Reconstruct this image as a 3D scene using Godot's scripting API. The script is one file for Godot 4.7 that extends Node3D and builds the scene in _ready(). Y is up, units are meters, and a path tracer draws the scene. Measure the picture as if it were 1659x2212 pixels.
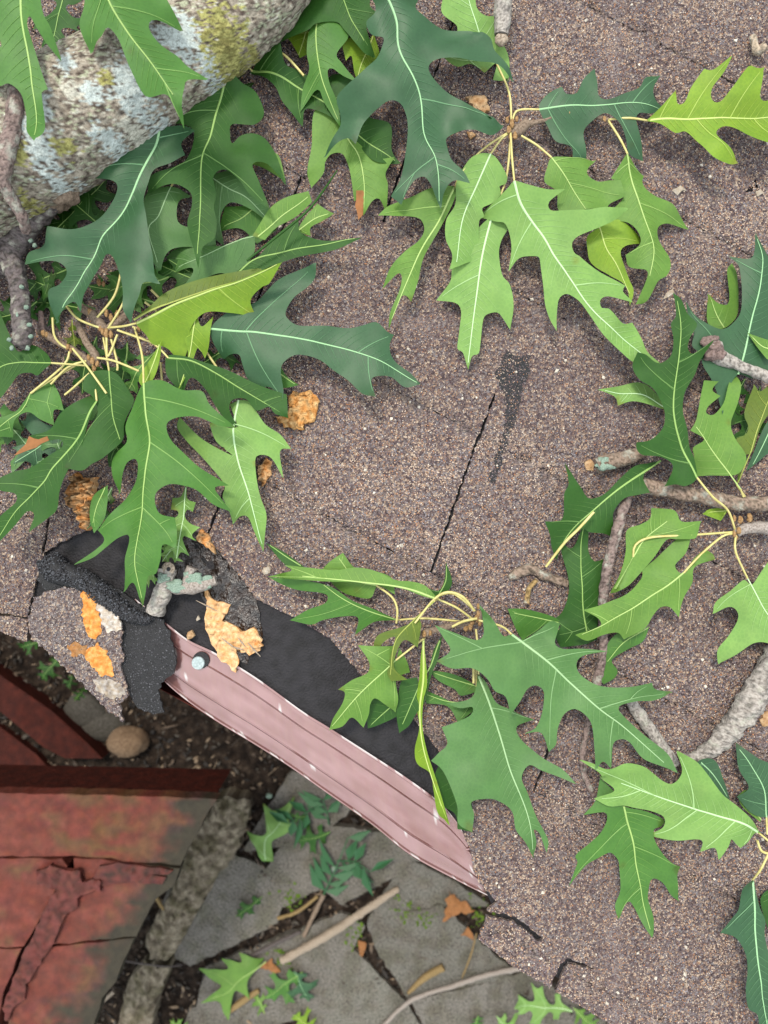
extends Node3D
# A storm-damaged shingle roof seen from just above: torn eave, metal edge strip, oak sprigs, a lichened
# branch, and 1.2 m below it a red deck, an edging stone and broken paving.
# The plan of the roof is measured in a grid of squares 256 mm wide, each cut in TILE steps.

const TILE := 1659.0
const STEP := 256.0 / 1659.0
const EYE := 773.0          # mm from the roof to the lens
const LOW := -1230.0        # mm: the ground
const EXPO := 2.5

var M := {}
var rng := RandomNumberGenerator.new()
var bumps := FastNoiseLite.new()
var rough := FastNoiseLite.new()
var used := {}

func _ready():
	rng.seed = 7
	# ---------------------------------------------------------------- camera, sky, sun, exposure
	var cam = Camera3D.new()
	cam.name = "camera"
	cam.fov = 67.04
	cam.near = 0.02
	cam.far = 200.0
	cam.position = Vector3(0, EYE * 0.001, 0)
	cam.rotation_degrees = Vector3(-90, 0, 0)
	var lens = CameraAttributesPhysical.new()
	lens.frustum_focal_length = 12.0 / tan(deg_to_rad(33.52))
	lens.frustum_focus_distance = 0.74
	lens.frustum_near = 0.02
	lens.frustum_far = 200.0
	lens.exposure_aperture = 4.2
	cam.attributes = lens
	add_child(cam)
	cam.current = true
	var sky_mat = ProceduralSkyMaterial.new()
	sky_mat.sky_top_color = Color(0.95, 0.98, 1.0)
	sky_mat.sky_horizon_color = Color(0.58, 0.62, 0.65)
	sky_mat.sky_curve = 0.35
	sky_mat.ground_bottom_color = Color(0.12, 0.13, 0.11)
	sky_mat.ground_horizon_color = Color(0.3, 0.33, 0.3)
	sky_mat.sun_angle_max = 1.0
	var sky = Sky.new()
	sky.sky_material = sky_mat
	var env = Environment.new()
	env.background_mode = Environment.BG_SKY
	env.sky = sky
	env.tonemap_mode = Environment.TONE_MAPPER_LINEAR
	env.tonemap_exposure = 3.5
	env.sdfgi_enabled = true
	env.ssao_enabled = true
	env.ssil_enabled = true
	var we = WorldEnvironment.new()
	we.name = "world"
	we.environment = env
	add_child(we)
	var sun = DirectionalLight3D.new()
	sun.name = "veiled_sun"
	sun.light_energy = 0.5
	sun.light_angular_distance = 11.0
	sun.light_color = Color(1.0, 0.97, 0.92)
	sun.shadow_enabled = true
	sun.rotation_degrees = Vector3(-62, 205, 0)
	add_child(sun)

	bumps.seed = 11
	bumps.noise_type = FastNoiseLite.TYPE_SIMPLEX_SMOOTH
	bumps.frequency = 0.012
	bumps.fractal_octaves = 2
	rough.seed = 23
	rough.noise_type = FastNoiseLite.TYPE_SIMPLEX_SMOOTH
	rough.frequency = 0.09
	rough.fractal_octaves = 4
	materials()
	ground_things()
	roof()
	damage()
	branch_and_twigs()
	foliage()
	low_leaves()

# ================================================================ small tools
func seen(r, g, b, k := 1.0) -> Color:
	# the base colour of a thing that looks like this in open daylight
	var c = Color(r / 255.0, g / 255.0, b / 255.0).srgb_to_linear()
	return Color(c.r * k / EXPO, c.g * k / EXPO, c.b * k / EXPO).linear_to_srgb()

func lin(r, g, b, k := 1.0) -> Color:
	return seen(r, g, b, k).srgb_to_linear()

func mm(c, r, x, y, h) -> Vector2:
	var s = (EYE - h) / EYE
	return Vector2(((c * TILE + x) * STEP - 384.0) * s, ((r * TILE + y) * STEP - 512.0) * s)

func full(x, y, h) -> Vector2:
	return mm(0, 0, x * 3.0, y * 3.0, h)

func ring(c, r, list, h) -> PackedVector2Array:
	var out = PackedVector2Array()
	for i in range(0, list.size(), 2):
		out.append(mm(c, r, list[i], list[i + 1], h))
	return out

func up(p: Vector2, h: float) -> Vector3:
	return Vector3(p.x, h, p.y) * 0.001

func numbered(called: String) -> String:
	var n = used.get(called, 0)
	used[called] = n + 1
	return called if n == 0 else "%s_%03d" % [called, n]

func tag(o, label, category, group := ""):
	o.set_meta("label", label)
	o.set_meta("category", category)
	if group != "":
		o.set_meta("group", group)
	return o

func base(called, where: Vector3, label, category, group := "") -> Node3D:
	var o = Node3D.new()
	o.name = numbered(called)
	o.position = where
	add_child(o)
	return tag(o, label, category, group)

func structure(o):
	o.set_meta("kind", "structure")
	return o

func put(called, mesh, mat, parent, at := Vector3.ZERO) -> MeshInstance3D:
	var o = MeshInstance3D.new()
	o.name = numbered(called) if parent == self else called
	o.mesh = mesh
	o.material_override = null
	if mat != null:
		for i in mesh.get_surface_count():
			mesh.surface_set_material(i, mat)
	o.position = at
	parent.add_child(o, true)
	return o

func smooth(list: PackedVector2Array, closed: bool, step: float, sharp: Array) -> PackedVector2Array:
	var out = PackedVector2Array()
	var n = list.size()
	var last = n if closed else n - 1
	for i in last:
		var a = list[i]
		var b = list[(i + 1) % n]
		var d = b - a
		var ta = d
		var tb = d
		if not sharp[i] and (closed or i > 0):
			ta = (b - list[(i - 1 + n) % n]) * 0.5
		if not sharp[(i + 1) % n] and (closed or i + 2 < n):
			tb = (list[(i + 2) % n] - a) * 0.5
		var len_most = d.length() * 1.3
		ta = ta.limit_length(len_most)
		tb = tb.limit_length(len_most)
		var k = maxi(1, int(ceil(d.length() / step)))
		for j in k:
			var t = float(j) / k
			var t2 = t * t
			var t3 = t2 * t
			out.append(a * (2 * t3 - 3 * t2 + 1) + ta * (t3 - 2 * t2 + t) + b * (-2 * t3 + 3 * t2) + tb * (t3 - t2))
	if not closed:
		out.append(list[n - 1])
	return out

func flags(n, value := false) -> Array:
	var a = []
	a.resize(n)
	a.fill(value)
	return a

func box_of(poly: PackedVector2Array) -> Rect2:
	var r = Rect2(poly[0], Vector2.ZERO)
	for p in poly:
		r = r.expand(p)
	return r

func to_line(p: Vector2, line: PackedVector2Array) -> Vector3:
	# distance, side, way along
	var best = Vector3(1e9, 1, 0)
	var along = 0.0
	for i in line.size() - 1:
		var q = Geometry2D.get_closest_point_to_segment(p, line[i], line[i + 1])
		var d = p.distance_to(q)
		if d < best.x:
			var side = signf((line[i + 1] - line[i]).cross(p - line[i]))
			best = Vector3(d, side, along + line[i].distance_to(q))
		along += line[i].distance_to(line[i + 1])
	return best

func sheet(poly: PackedVector2Array, grid: float, jitter: float, extra := PackedVector2Array()) -> Array:
	# points and triangles that fill an outline
	var pts = PackedVector2Array(poly)
	var r = box_of(poly)
	var near = {}
	var cell = grid * 0.45
	for q in poly:
		near[Vector2i((q / cell).floor())] = true
	for q in extra:
		if Geometry2D.is_point_in_polygon(q, poly) and not near.has(Vector2i((q / cell).floor())):
			pts.append(q)
			near[Vector2i((q / cell).floor())] = true
	var r2 = RandomNumberGenerator.new()
	r2.seed = int(abs(r.position.x) * 13.0 + abs(r.position.y) * 7.0)
	var y = r.position.y + grid * 0.5
	var odd = false
	while y < r.end.y:
		var x = r.position.x + (grid * 0.5 if odd else grid)
		while x < r.end.x:
			var p = Vector2(x + r2.randf_range(-jitter, jitter), y + r2.randf_range(-jitter, jitter))
			if Geometry2D.is_point_in_polygon(p, poly):
				if not near.has(Vector2i((p / cell).floor())):
					pts.append(p)
			x += grid
		odd = not odd
		y += grid * 0.87
	var tri = Geometry2D.triangulate_delaunay(pts)
	var out = PackedInt32Array()
	for i in range(0, tri.size(), 3):
		var a = pts[tri[i]]
		var b = pts[tri[i + 1]]
		var c = pts[tri[i + 2]]
		var area = (b - a).cross(c - a)
		if absf(area) < 0.01:
			continue
		if Geometry2D.is_point_in_polygon((a + b + c) / 3.0, poly):
			if area > 0:
				out.append_array([tri[i], tri[i + 1], tri[i + 2]])
			else:
				out.append_array([tri[i], tri[i + 2], tri[i + 1]])
	return [pts, out]

func slope_normal(f: Callable, p: Vector2) -> Vector3:
	var e = 0.8
	var dx = (f.call(p + Vector2(e, 0)) - f.call(p - Vector2(e, 0))) / (2 * e)
	var dz = (f.call(p + Vector2(0, e)) - f.call(p - Vector2(0, e))) / (2 * e)
	return Vector3(-dx, 1.0, -dz).normalized()

func slab(poly: PackedVector2Array, top: Callable, thick: float, grid: float, origin := Vector3.ZERO, tint = null, chamfer := 0.0) -> ArrayMesh:
	# a plate with a shaped top and upright edges
	if Geometry2D.is_polygon_clockwise(poly):
		poly.reverse()
	var s = sheet(poly, grid, grid * 0.2)
	var st = SurfaceTool.new()
	st.begin(Mesh.PRIMITIVE_TRIANGLES)
	var pts = s[0]
	var n = poly.size()
	for i in pts.size():
		var p = pts[i]
		var h = top.call(p)
		if i < n and chamfer > 0.0:
			h -= chamfer
		st.set_normal(slope_normal(top, p))
		if tint != null:
			st.set_color(tint.call(p))
		st.add_vertex(up(p, h) - origin)
	for k in s[1]:
		st.add_index(k)
	var first = pts.size()
	for i in n:
		var a = poly[i]
		var b = poly[(i + 1) % n]
		var d = (b - a).normalized()
		var nor = Vector3(d.y, 0, -d.x)
		var mid = (a + b) * 0.5
		if Geometry2D.is_point_in_polygon(mid + Vector2(nor.x, nor.z) * 0.05, poly):
			nor = -nor
		for e in [[a, 0.0], [b, 0.0], [b, thick], [a, thick]]:
			st.set_normal(nor)
			if tint != null:
				st.set_color(tint.call(e[0]))
			st.add_vertex(up(e[0], top.call(e[0]) - chamfer - e[1]) - origin)
		var v = first + i * 4
		for k in [0, 2, 1, 0, 3, 2]:
			st.add_index(v + k)
	return st.commit()

func ragged(poly: PackedVector2Array, step: float, amp: float, s: int) -> PackedVector2Array:
	# an outline with a torn, grainy edge
	var out = PackedVector2Array()
	var n = poly.size()
	for i in n:
		var a = poly[i]
		var b = poly[(i + 1) % n]
		var k = maxi(1, int(a.distance_to(b) / step))
		var nor = (b - a).orthogonal().normalized()
		for j in k:
			var p = a.lerp(b, float(j) / k)
			out.append(p + nor * rough.get_noise_3d(p.x * 2.2, p.y * 2.2, s * 31.0) * amp * 2.0)
	return out

func curve3(list: Array, step: float) -> Array:
	# list of Vector4(x mm, height, z mm, radius): a smooth run through them
	var out = []
	for i in list.size() - 1:
		var p0 = list[maxi(i - 1, 0)]
		var p1 = list[i]
		var p2 = list[i + 1]
		var p3 = list[mini(i + 2, list.size() - 1)]
		var k = maxi(1, int(ceil(Vector3(p2.x - p1.x, p2.y - p1.y, p2.z - p1.z).length() / step)))
		for j in k:
			var t = float(j) / k
			var m1 = (p2 - p0) * 0.5
			var m2 = (p3 - p1) * 0.5
			var q = p1 * (2 * t * t * t - 3 * t * t + 1) + m1 * (t * t * t - 2 * t * t + t) + p2 * (-2 * t * t * t + 3 * t * t) + m2 * (t * t * t - t * t)
			q.w = lerpf(p1.w, p2.w, t)
			out.append(q)
	out.append(list[list.size() - 1])
	return out

func tube(run: Array, sides: int, amp: float, origin := Vector3.ZERO, s := 0, into: SurfaceTool = null, tint = null) -> ArrayMesh:
	var st = into
	if st == null:
		st = SurfaceTool.new()
		st.begin(Mesh.PRIMITIVE_TRIANGLES)
	st.set_smooth_group(0)
	var rows = []
	var side = Vector3.ZERO
	for i in run.size():
		var a = run[maxi(i - 1, 0)]
		var b = run[mini(i + 1, run.size() - 1)]
		var d = Vector3(b.x - a.x, b.y - a.y, b.z - a.z).normalized()
		if side == Vector3.ZERO:
			side = d.cross(Vector3.UP)
			if side.length() < 0.1:
				side = d.cross(Vector3.RIGHT)
		side = (side - d * side.dot(d)).normalized()
		var other = d.cross(side)
		var row = []
		var q = run[i]
		for k in sides:
			var w = TAU * k / sides
			var dir = side * cos(w) + other * sin(w)
			var p = Vector3(q.x, q.y, q.z) + dir * q.w
			if amp > 0.0:
				p += dir * amp * (rough.get_noise_3d(p.x * 0.9 + s * 77, p.y * 0.9, p.z * 0.9) * 1.6)
			row.append(p)
		rows.append(row)
	var dyes = []
	if tint != null:
		for row in rows:
			var dye = []
			for v in row:
				dye.append(tint.call(v))
			dyes.append(dye)
	for i in rows.size() - 1:
		for k in sides:
			var k2 = (k + 1) % sides
			for e in [[i, k], [i + 1, k], [i + 1, k2], [i, k], [i + 1, k2], [i, k2]]:
				if tint != null:
					st.set_color(dyes[e[0]][e[1]])
				st.add_vertex(rows[e[0]][e[1]] * 0.001 - origin)
	for e in [0, rows.size() - 1]:
		var c = Vector3(run[e].x, run[e].y, run[e].z)
		for k in sides:
			var k2 = (k + 1) % sides
			var three = [c, rows[e][k], rows[e][k2]] if e == 0 else [c, rows[e][k2], rows[e][k]]
			st.set_smooth_group(1 + e)
			for v in three:
				if tint != null:
					st.set_color(tint.call(v))
				st.add_vertex(v * 0.001 - origin)
		st.set_smooth_group(0)
	if into != null:
		return null
	st.generate_normals()
	return st.commit()

func run_of(c, r, list, sag := 0.0) -> Array:
	# x, y, height, radius by fours
	var out = []
	for i in range(0, list.size(), 4):
		var p = mm(c, r, list[i], list[i + 1], list[i + 2])
		out.append(Vector4(p.x, list[i + 2], p.y, list[i + 3]))
	return out

func lump(size: Vector3, amp: float, s: int, detail := 18, freq := 1.0) -> ArrayMesh:
	# an irregular stone or crumb, size in mm
	var st = SurfaceTool.new()
	st.begin(Mesh.PRIMITIVE_TRIANGLES)
	st.set_smooth_group(0)
	var rows = []
	var rad = (size.x + size.y + size.z) / 3.0
	for i in detail + 1:
		var row = []
		var th = PI * i / detail
		for k in detail * 2:
			var ph = TAU * k / (detail * 2)
			var d = Vector3(sin(th) * cos(ph), cos(th), sin(th) * sin(ph))
			var f = 1.0 + amp * rough.get_noise_3d(d.x * 9.0 * freq + s * 19, d.y * 9.0 * freq, d.z * 9.0 * freq) * 2.0
			row.append(d * size * f * 0.001)
		rows.append(row)
	for i in detail:
		for k in detail * 2:
			var k2 = (k + 1) % (detail * 2)
			var q = [rows[i][k], rows[i][k2], rows[i + 1][k2], rows[i + 1][k]]
			for v in [q[0], q[1], q[2], q[0], q[2], q[3]]:
				st.add_vertex(v)
	st.generate_normals()
	return st.commit()

# ================================================================ materials
func noise_tex(size, freq, type, colors: Array, s, octaves := 4, normal := false, bump := 4.0, ret := -1) -> NoiseTexture2D:
	var n = FastNoiseLite.new()
	n.seed = s
	n.noise_type = type
	n.frequency = freq
	n.fractal_octaves = octaves
	if type == FastNoiseLite.TYPE_CELLULAR:
		n.fractal_type = FastNoiseLite.FRACTAL_NONE
		n.cellular_jitter = 1.0
		if ret >= 0:
			n.cellular_return_type = ret
	var t = NoiseTexture2D.new()
	t.width = size
	t.height = size
	t.seamless = true
	t.noise = n
	t.as_normal_map = normal
	t.bump_strength = bump
	if colors.size() > 0:
		var g = Gradient.new()
		var offs = PackedFloat32Array()
		var cols = PackedColorArray()
		for c in colors:
			offs.append(c[0])
			cols.append(c[1])
		g.offsets = offs
		g.colors = cols
		t.color_ramp = g
	return t

func mat(color: Color, roughness: float, spec := 0.5) -> StandardMaterial3D:
	var m = StandardMaterial3D.new()
	m.albedo_color = color
	m.roughness = roughness
	m.metallic_specular = spec
	return m

func tri(m: StandardMaterial3D, per_metre: float, albedo = null, normal = null, strength := 1.0):
	m.uv1_triplanar = true
	m.uv1_world_triplanar = true
	m.uv1_scale = Vector3.ONE * per_metre
	if albedo != null:
		m.albedo_texture = albedo
	if normal != null:
		m.normal_enabled = true
		m.normal_texture = normal
		m.normal_scale = strength
	return m

func materials():
	var grey = func(v): return Color(v, v, v)
	# leaves
	var leaf_tex = noise_tex(512, 0.012, FastNoiseLite.TYPE_SIMPLEX_SMOOTH, [[0.0, Color(0.84, 0.88, 0.80)], [0.5, Color(0.95, 0.96, 0.93)], [1.0, Color(1.0, 1.0, 0.95)]], 3, 6)
	var leaf_veins = noise_tex(1024, 0.05, FastNoiseLite.TYPE_CELLULAR, [[0.0, Color(1.0, 1.0, 0.97)], [0.14, Color(0.96, 0.97, 0.94)], [0.3, Color(0.93, 0.95, 0.92)], [1.0, Color(0.91, 0.93, 0.90)]], 6, 1, false, 1.0, FastNoiseLite.RETURN_DISTANCE2_SUB)
	var leaf_net = noise_tex(1024, 0.05, FastNoiseLite.TYPE_CELLULAR, [], 6, 1, true, 1.6, FastNoiseLite.RETURN_DISTANCE2_SUB)
	var tones = {
		"dark": [seen(52, 98, 60), 0.54, 0.36], "deep": [seen(52, 98, 30), 0.6, 0.28], "mid": [seen(80, 132, 46), 0.58, 0.34],
		"fresh": [seen(112, 154, 60), 0.6, 0.34], "pale": [seen(138, 180, 94), 0.64, 0.34], "lime": [seen(138, 172, 36), 0.6, 0.34],
		"olive": [seen(104, 124, 30), 0.6, 0.34], "blue": [seen(92, 138, 72), 0.56, 0.36]}
	for k in tones:
		var m = mat(tones[k][0], tones[k][1], tones[k][2])
		tri(m, 5.0, leaf_veins, leaf_net, 0.1)
		m.vertex_color_use_as_albedo = true
		m.detail_enabled = true
		m.detail_albedo = leaf_tex
		m.detail_blend_mode = BaseMaterial3D.BLEND_MODE_MUL
		m.backlight_enabled = true
		m.backlight = Color(0.32, 0.34, 0.10)
		M["leaf_" + k] = m
	for v in [["dark", seen(166, 214, 156)], ["deep", seen(150, 186, 96)], ["mid", seen(168, 200, 110)], ["fresh", seen(186, 214, 124)], ["pale", seen(206, 240, 182)], ["lime", seen(204, 222, 124)], ["olive", seen(168, 178, 80)], ["blue", seen(168, 204, 146)] ]:
		M["vein_" + v[0]] = mat(v[1], 0.55, 0.4)
		M["net_" + v[0]] = mat(v[1].lerp(tones[v[0]][0], 0.74), 0.55, 0.35)
		M["side_" + v[0]] = mat(v[1].lerp(tones[v[0]][0], 0.55), 0.55, 0.4)
	M.petiole = tri(mat(seen(236, 226, 150), 0.5, 0.45), 30.0, noise_tex(128, 0.03, FastNoiseLite.TYPE_SIMPLEX_SMOOTH, [[0.0, Color(0.85, 0.82, 0.7)], [1.0, Color(1, 1, 1)]], 9))
	M.bud = tri(mat(seen(206, 172, 124), 0.8, 0.3), 60.0, noise_tex(128, 0.05, FastNoiseLite.TYPE_SIMPLEX_SMOOTH, [[0.0, Color(0.62, 0.52, 0.42)], [1.0, Color(1, 1, 1)]], 10))
	# shingles
	var cells = noise_tex(1024, 0.21, FastNoiseLite.TYPE_CELLULAR, [[0.0, seen(82, 68, 70)], [0.22, seen(112, 95, 93)], [0.42, seen(132, 117, 113)], [0.6, seen(148, 141, 142)], [0.74, seen(138, 112, 102)], [0.86, seen(172, 146, 126)], [0.97, seen(208, 186, 164)]], 31, 1, false, 1.0, FastNoiseLite.RETURN_CELL_VALUE)
	cells.normalize = true
	var grain = noise_tex(1024, 0.21, FastNoiseLite.TYPE_CELLULAR, [], 31, 1, true, 9.0, FastNoiseLite.RETURN_DISTANCE)
	M.shingle = tri(mat(Color.WHITE, 0.9, 0.3), 2.4, cells, grain, 0.9)
	M.granule = mat(Color.WHITE, 0.8, 0.4)
	M.granule.vertex_color_use_as_albedo = true
	M.tar = tri(mat(seen(38, 37, 40), 0.75, 0.4), 6.0, noise_tex(512, 0.03, FastNoiseLite.TYPE_SIMPLEX_SMOOTH, [[0.0, Color(0.6, 0.6, 0.6)], [1.0, Color(1, 1, 1)]], 41, 6), noise_tex(512, 0.16, FastNoiseLite.TYPE_SIMPLEX_SMOOTH, [], 42, 4, true, 5.0), 0.6)
	M.felt = tri(mat(seen(44, 41, 45), 0.7, 0.32), 5.0, noise_tex(512, 0.02, FastNoiseLite.TYPE_SIMPLEX_SMOOTH, [[0.0, Color(0.55, 0.53, 0.52)], [0.5, Color(0.85, 0.85, 0.85)], [1.0, Color(1, 1, 1)]], 43, 6), noise_tex(512, 0.12, FastNoiseLite.TYPE_SIMPLEX_SMOOTH, [], 44, 5, true, 4.0), 0.5)
	M.wet_wood = tri(mat(seen(66, 48, 36), 0.35, 0.5), 8.0, noise_tex(512, 0.02, FastNoiseLite.TYPE_SIMPLEX_SMOOTH, [[0.0, Color(0.25, 0.22, 0.2)], [0.6, Color(0.8, 0.75, 0.7)], [1.0, Color(1.0, 0.9, 0.75)]], 45, 6), noise_tex(512, 0.06, FastNoiseLite.TYPE_SIMPLEX_SMOOTH, [], 46, 5, true, 8.0), 1.0)
	M.raw_wood = mat(Color.WHITE, 0.85, 0.25)
	M.raw_wood.vertex_color_use_as_albedo = true
	tri(M.raw_wood, 12.0, noise_tex(512, 0.03, FastNoiseLite.TYPE_SIMPLEX_SMOOTH, [[0.0, Color(0.75, 0.66, 0.55)], [1.0, Color(1, 1, 1)]], 47, 5), noise_tex(512, 0.08, FastNoiseLite.TYPE_SIMPLEX_SMOOTH, [], 48, 5, true, 6.0), 0.8)
	M.plywood = tri(mat(seen(150, 116, 82), 0.8), 4.0, noise_tex(256, 0.02, FastNoiseLite.TYPE_SIMPLEX_SMOOTH, [[0.0, Color(0.7, 0.65, 0.6)], [1.0, Color(1, 1, 1)]], 49))
	# metal strip
	M.strip = mat(Color.WHITE, 0.24, 0.6)
	M.strip.metallic = 0.45
	M.strip.vertex_color_use_as_albedo = true
	tri(M.strip, 8.0, null, noise_tex(512, 0.03, FastNoiseLite.TYPE_SIMPLEX_SMOOTH, [], 51, 5, true, 2.0), 0.12)
	M.strip.roughness_texture = noise_tex(512, 0.03, FastNoiseLite.TYPE_SIMPLEX_SMOOTH, [[0.0, Color(0.6, 0.6, 0.6)], [1.0, Color(1, 1, 1)]], 52, 5)
	M.strip.clearcoat_enabled = true
	M.strip.clearcoat = 0.8
	M.strip.clearcoat_roughness = 0.1
	M.zinc = tri(mat(seen(196, 208, 208), 0.5, 0.5), 60.0, noise_tex(128, 0.04, FastNoiseLite.TYPE_SIMPLEX_SMOOTH, [[0.0, Color(0.7, 0.74, 0.74)], [1.0, Color(1, 1, 1)]], 53))
	# bark, twigs
	M.log_bark = mat(Color.WHITE, 0.92, 0.25)
	M.log_bark.vertex_color_use_as_albedo = true
	tri(M.log_bark, 14.0, noise_tex(512, 0.04, FastNoiseLite.TYPE_SIMPLEX_SMOOTH, [[0.0, Color(0.62, 0.6, 0.58)], [0.5, Color(0.95, 0.95, 0.94)], [1.0, Color(1, 1, 1)]], 61, 6), noise_tex(512, 0.05, FastNoiseLite.TYPE_SIMPLEX_SMOOTH, [], 62, 6, true, 10.0), 0.75)
	var twig_tex = noise_tex(512, 0.04, FastNoiseLite.TYPE_SIMPLEX_SMOOTH, [[0.0, Color(0.42, 0.38, 0.36)], [0.5, Color(0.85, 0.83, 0.8)], [1.0, Color(1, 1, 1)]], 63, 6)
	var twig_bump = noise_tex(512, 0.09, FastNoiseLite.TYPE_SIMPLEX_SMOOTH, [], 64, 5, true, 8.0)
	for t in [["dark_bark", seen(124, 116, 116)], ["grey_bark", seen(206, 196, 190)], ["brown_bark", seen(176, 156, 138)], ["red_bark", seen(166, 144, 140)], ["stick", seen(214, 198, 180)], ["straw", seen(186, 160, 112)]]:
		M[t[0]] = tri(mat(t[1], 0.85, 0.3), 18.0, twig_tex, twig_bump, 0.8)
	M.lichen = tri(mat(seen(186, 204, 190), 0.95, 0.2), 40.0, noise_tex(256, 0.06, FastNoiseLite.TYPE_SIMPLEX_SMOOTH, [[0.0, Color(0.6, 0.66, 0.6)], [1.0, Color(1, 1, 1)]], 65, 5), twig_bump, 0.8)
	M.brown_leaf = tri(mat(seen(168, 112, 70), 0.8, 0.3), 20.0, leaf_tex, leaf_net, 0.5)
	# below
	var soil_tex = noise_tex(1024, 0.02, FastNoiseLite.TYPE_SIMPLEX_SMOOTH, [[0.0, seen(18, 14, 12)], [0.4, seen(42, 34, 28)], [0.7, seen(64, 53, 45)], [1.0, seen(104, 90, 76)]], 71, 7)
	M.soil = tri(mat(Color.WHITE, 0.97, 0.2), 1.6, soil_tex, noise_tex(1024, 0.03, FastNoiseLite.TYPE_SIMPLEX_SMOOTH, [], 72, 7, true, 14.0), 1.0)
	M.paver = mat(Color.WHITE, 0.95, 0.2)
	M.paver.vertex_color_use_as_albedo = true
	tri(M.paver, 2.2, noise_tex(1024, 0.06, FastNoiseLite.TYPE_SIMPLEX_SMOOTH, [[0.0, Color(0.5, 0.49, 0.48)], [0.45, Color(0.84, 0.83, 0.82)], [0.75, Color(0.95, 0.94, 0.92)], [1.0, Color(1, 1, 1)]], 73, 6), noise_tex(1024, 0.07, FastNoiseLite.TYPE_SIMPLEX_SMOOTH, [], 74, 6, true, 10.0), 0.9)
	M.deck = mat(Color.WHITE, 0.75, 0.35)
	M.deck.vertex_color_use_as_albedo = true
	tri(M.deck, 2.5, noise_tex(512, 0.03, FastNoiseLite.TYPE_SIMPLEX_SMOOTH, [[0.0, Color(0.72, 0.7, 0.68)], [1.0, Color(1, 1, 1)]], 75, 6), noise_tex(512, 0.05, FastNoiseLite.TYPE_SIMPLEX_SMOOTH, [], 76, 5, true, 4.0), 0.5)
	M.shaded_red_wood = tri(mat(seen(90, 35, 22), 0.8, 0.25), 3.0, noise_tex(512, 0.02, FastNoiseLite.TYPE_SIMPLEX_SMOOTH, [[0.0, Color(0.6, 0.55, 0.5)], [1.0, Color(1, 1, 1)]], 77, 6), noise_tex(512, 0.05, FastNoiseLite.TYPE_SIMPLEX_SMOOTH, [], 78, 5, true, 4.0), 0.5)  # red timber with the shade of the gap worked into its colour
	M.stone = tri(mat(seen(176, 150, 122), 0.9, 0.25), 6.0, noise_tex(512, 0.04, FastNoiseLite.TYPE_SIMPLEX_SMOOTH, [[0.0, Color(0.55, 0.5, 0.48)], [1.0, Color(1, 1, 1)]], 79, 6))
	M.grey_stone = tri(mat(seen(108, 104, 97), 0.9, 0.25), 6.0, noise_tex(512, 0.04, FastNoiseLite.TYPE_SIMPLEX_SMOOTH, [[0.0, Color(0.55, 0.53, 0.5)], [1.0, Color(1, 1, 1)]], 80, 6))
	M.wall = tri(mat(seen(116, 50, 36), 0.85, 0.3), 3.0, noise_tex(256, 0.03, FastNoiseLite.TYPE_SIMPLEX_SMOOTH, [[0.0, Color(0.75, 0.72, 0.7)], [1.0, Color(1, 1, 1)]], 81))
	M.weed = mat(seen(52, 104, 62), 0.6, 0.35)
	M.moss = tri(mat(seen(104, 130, 48), 0.95, 0.2), 20.0, leaf_tex)

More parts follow.
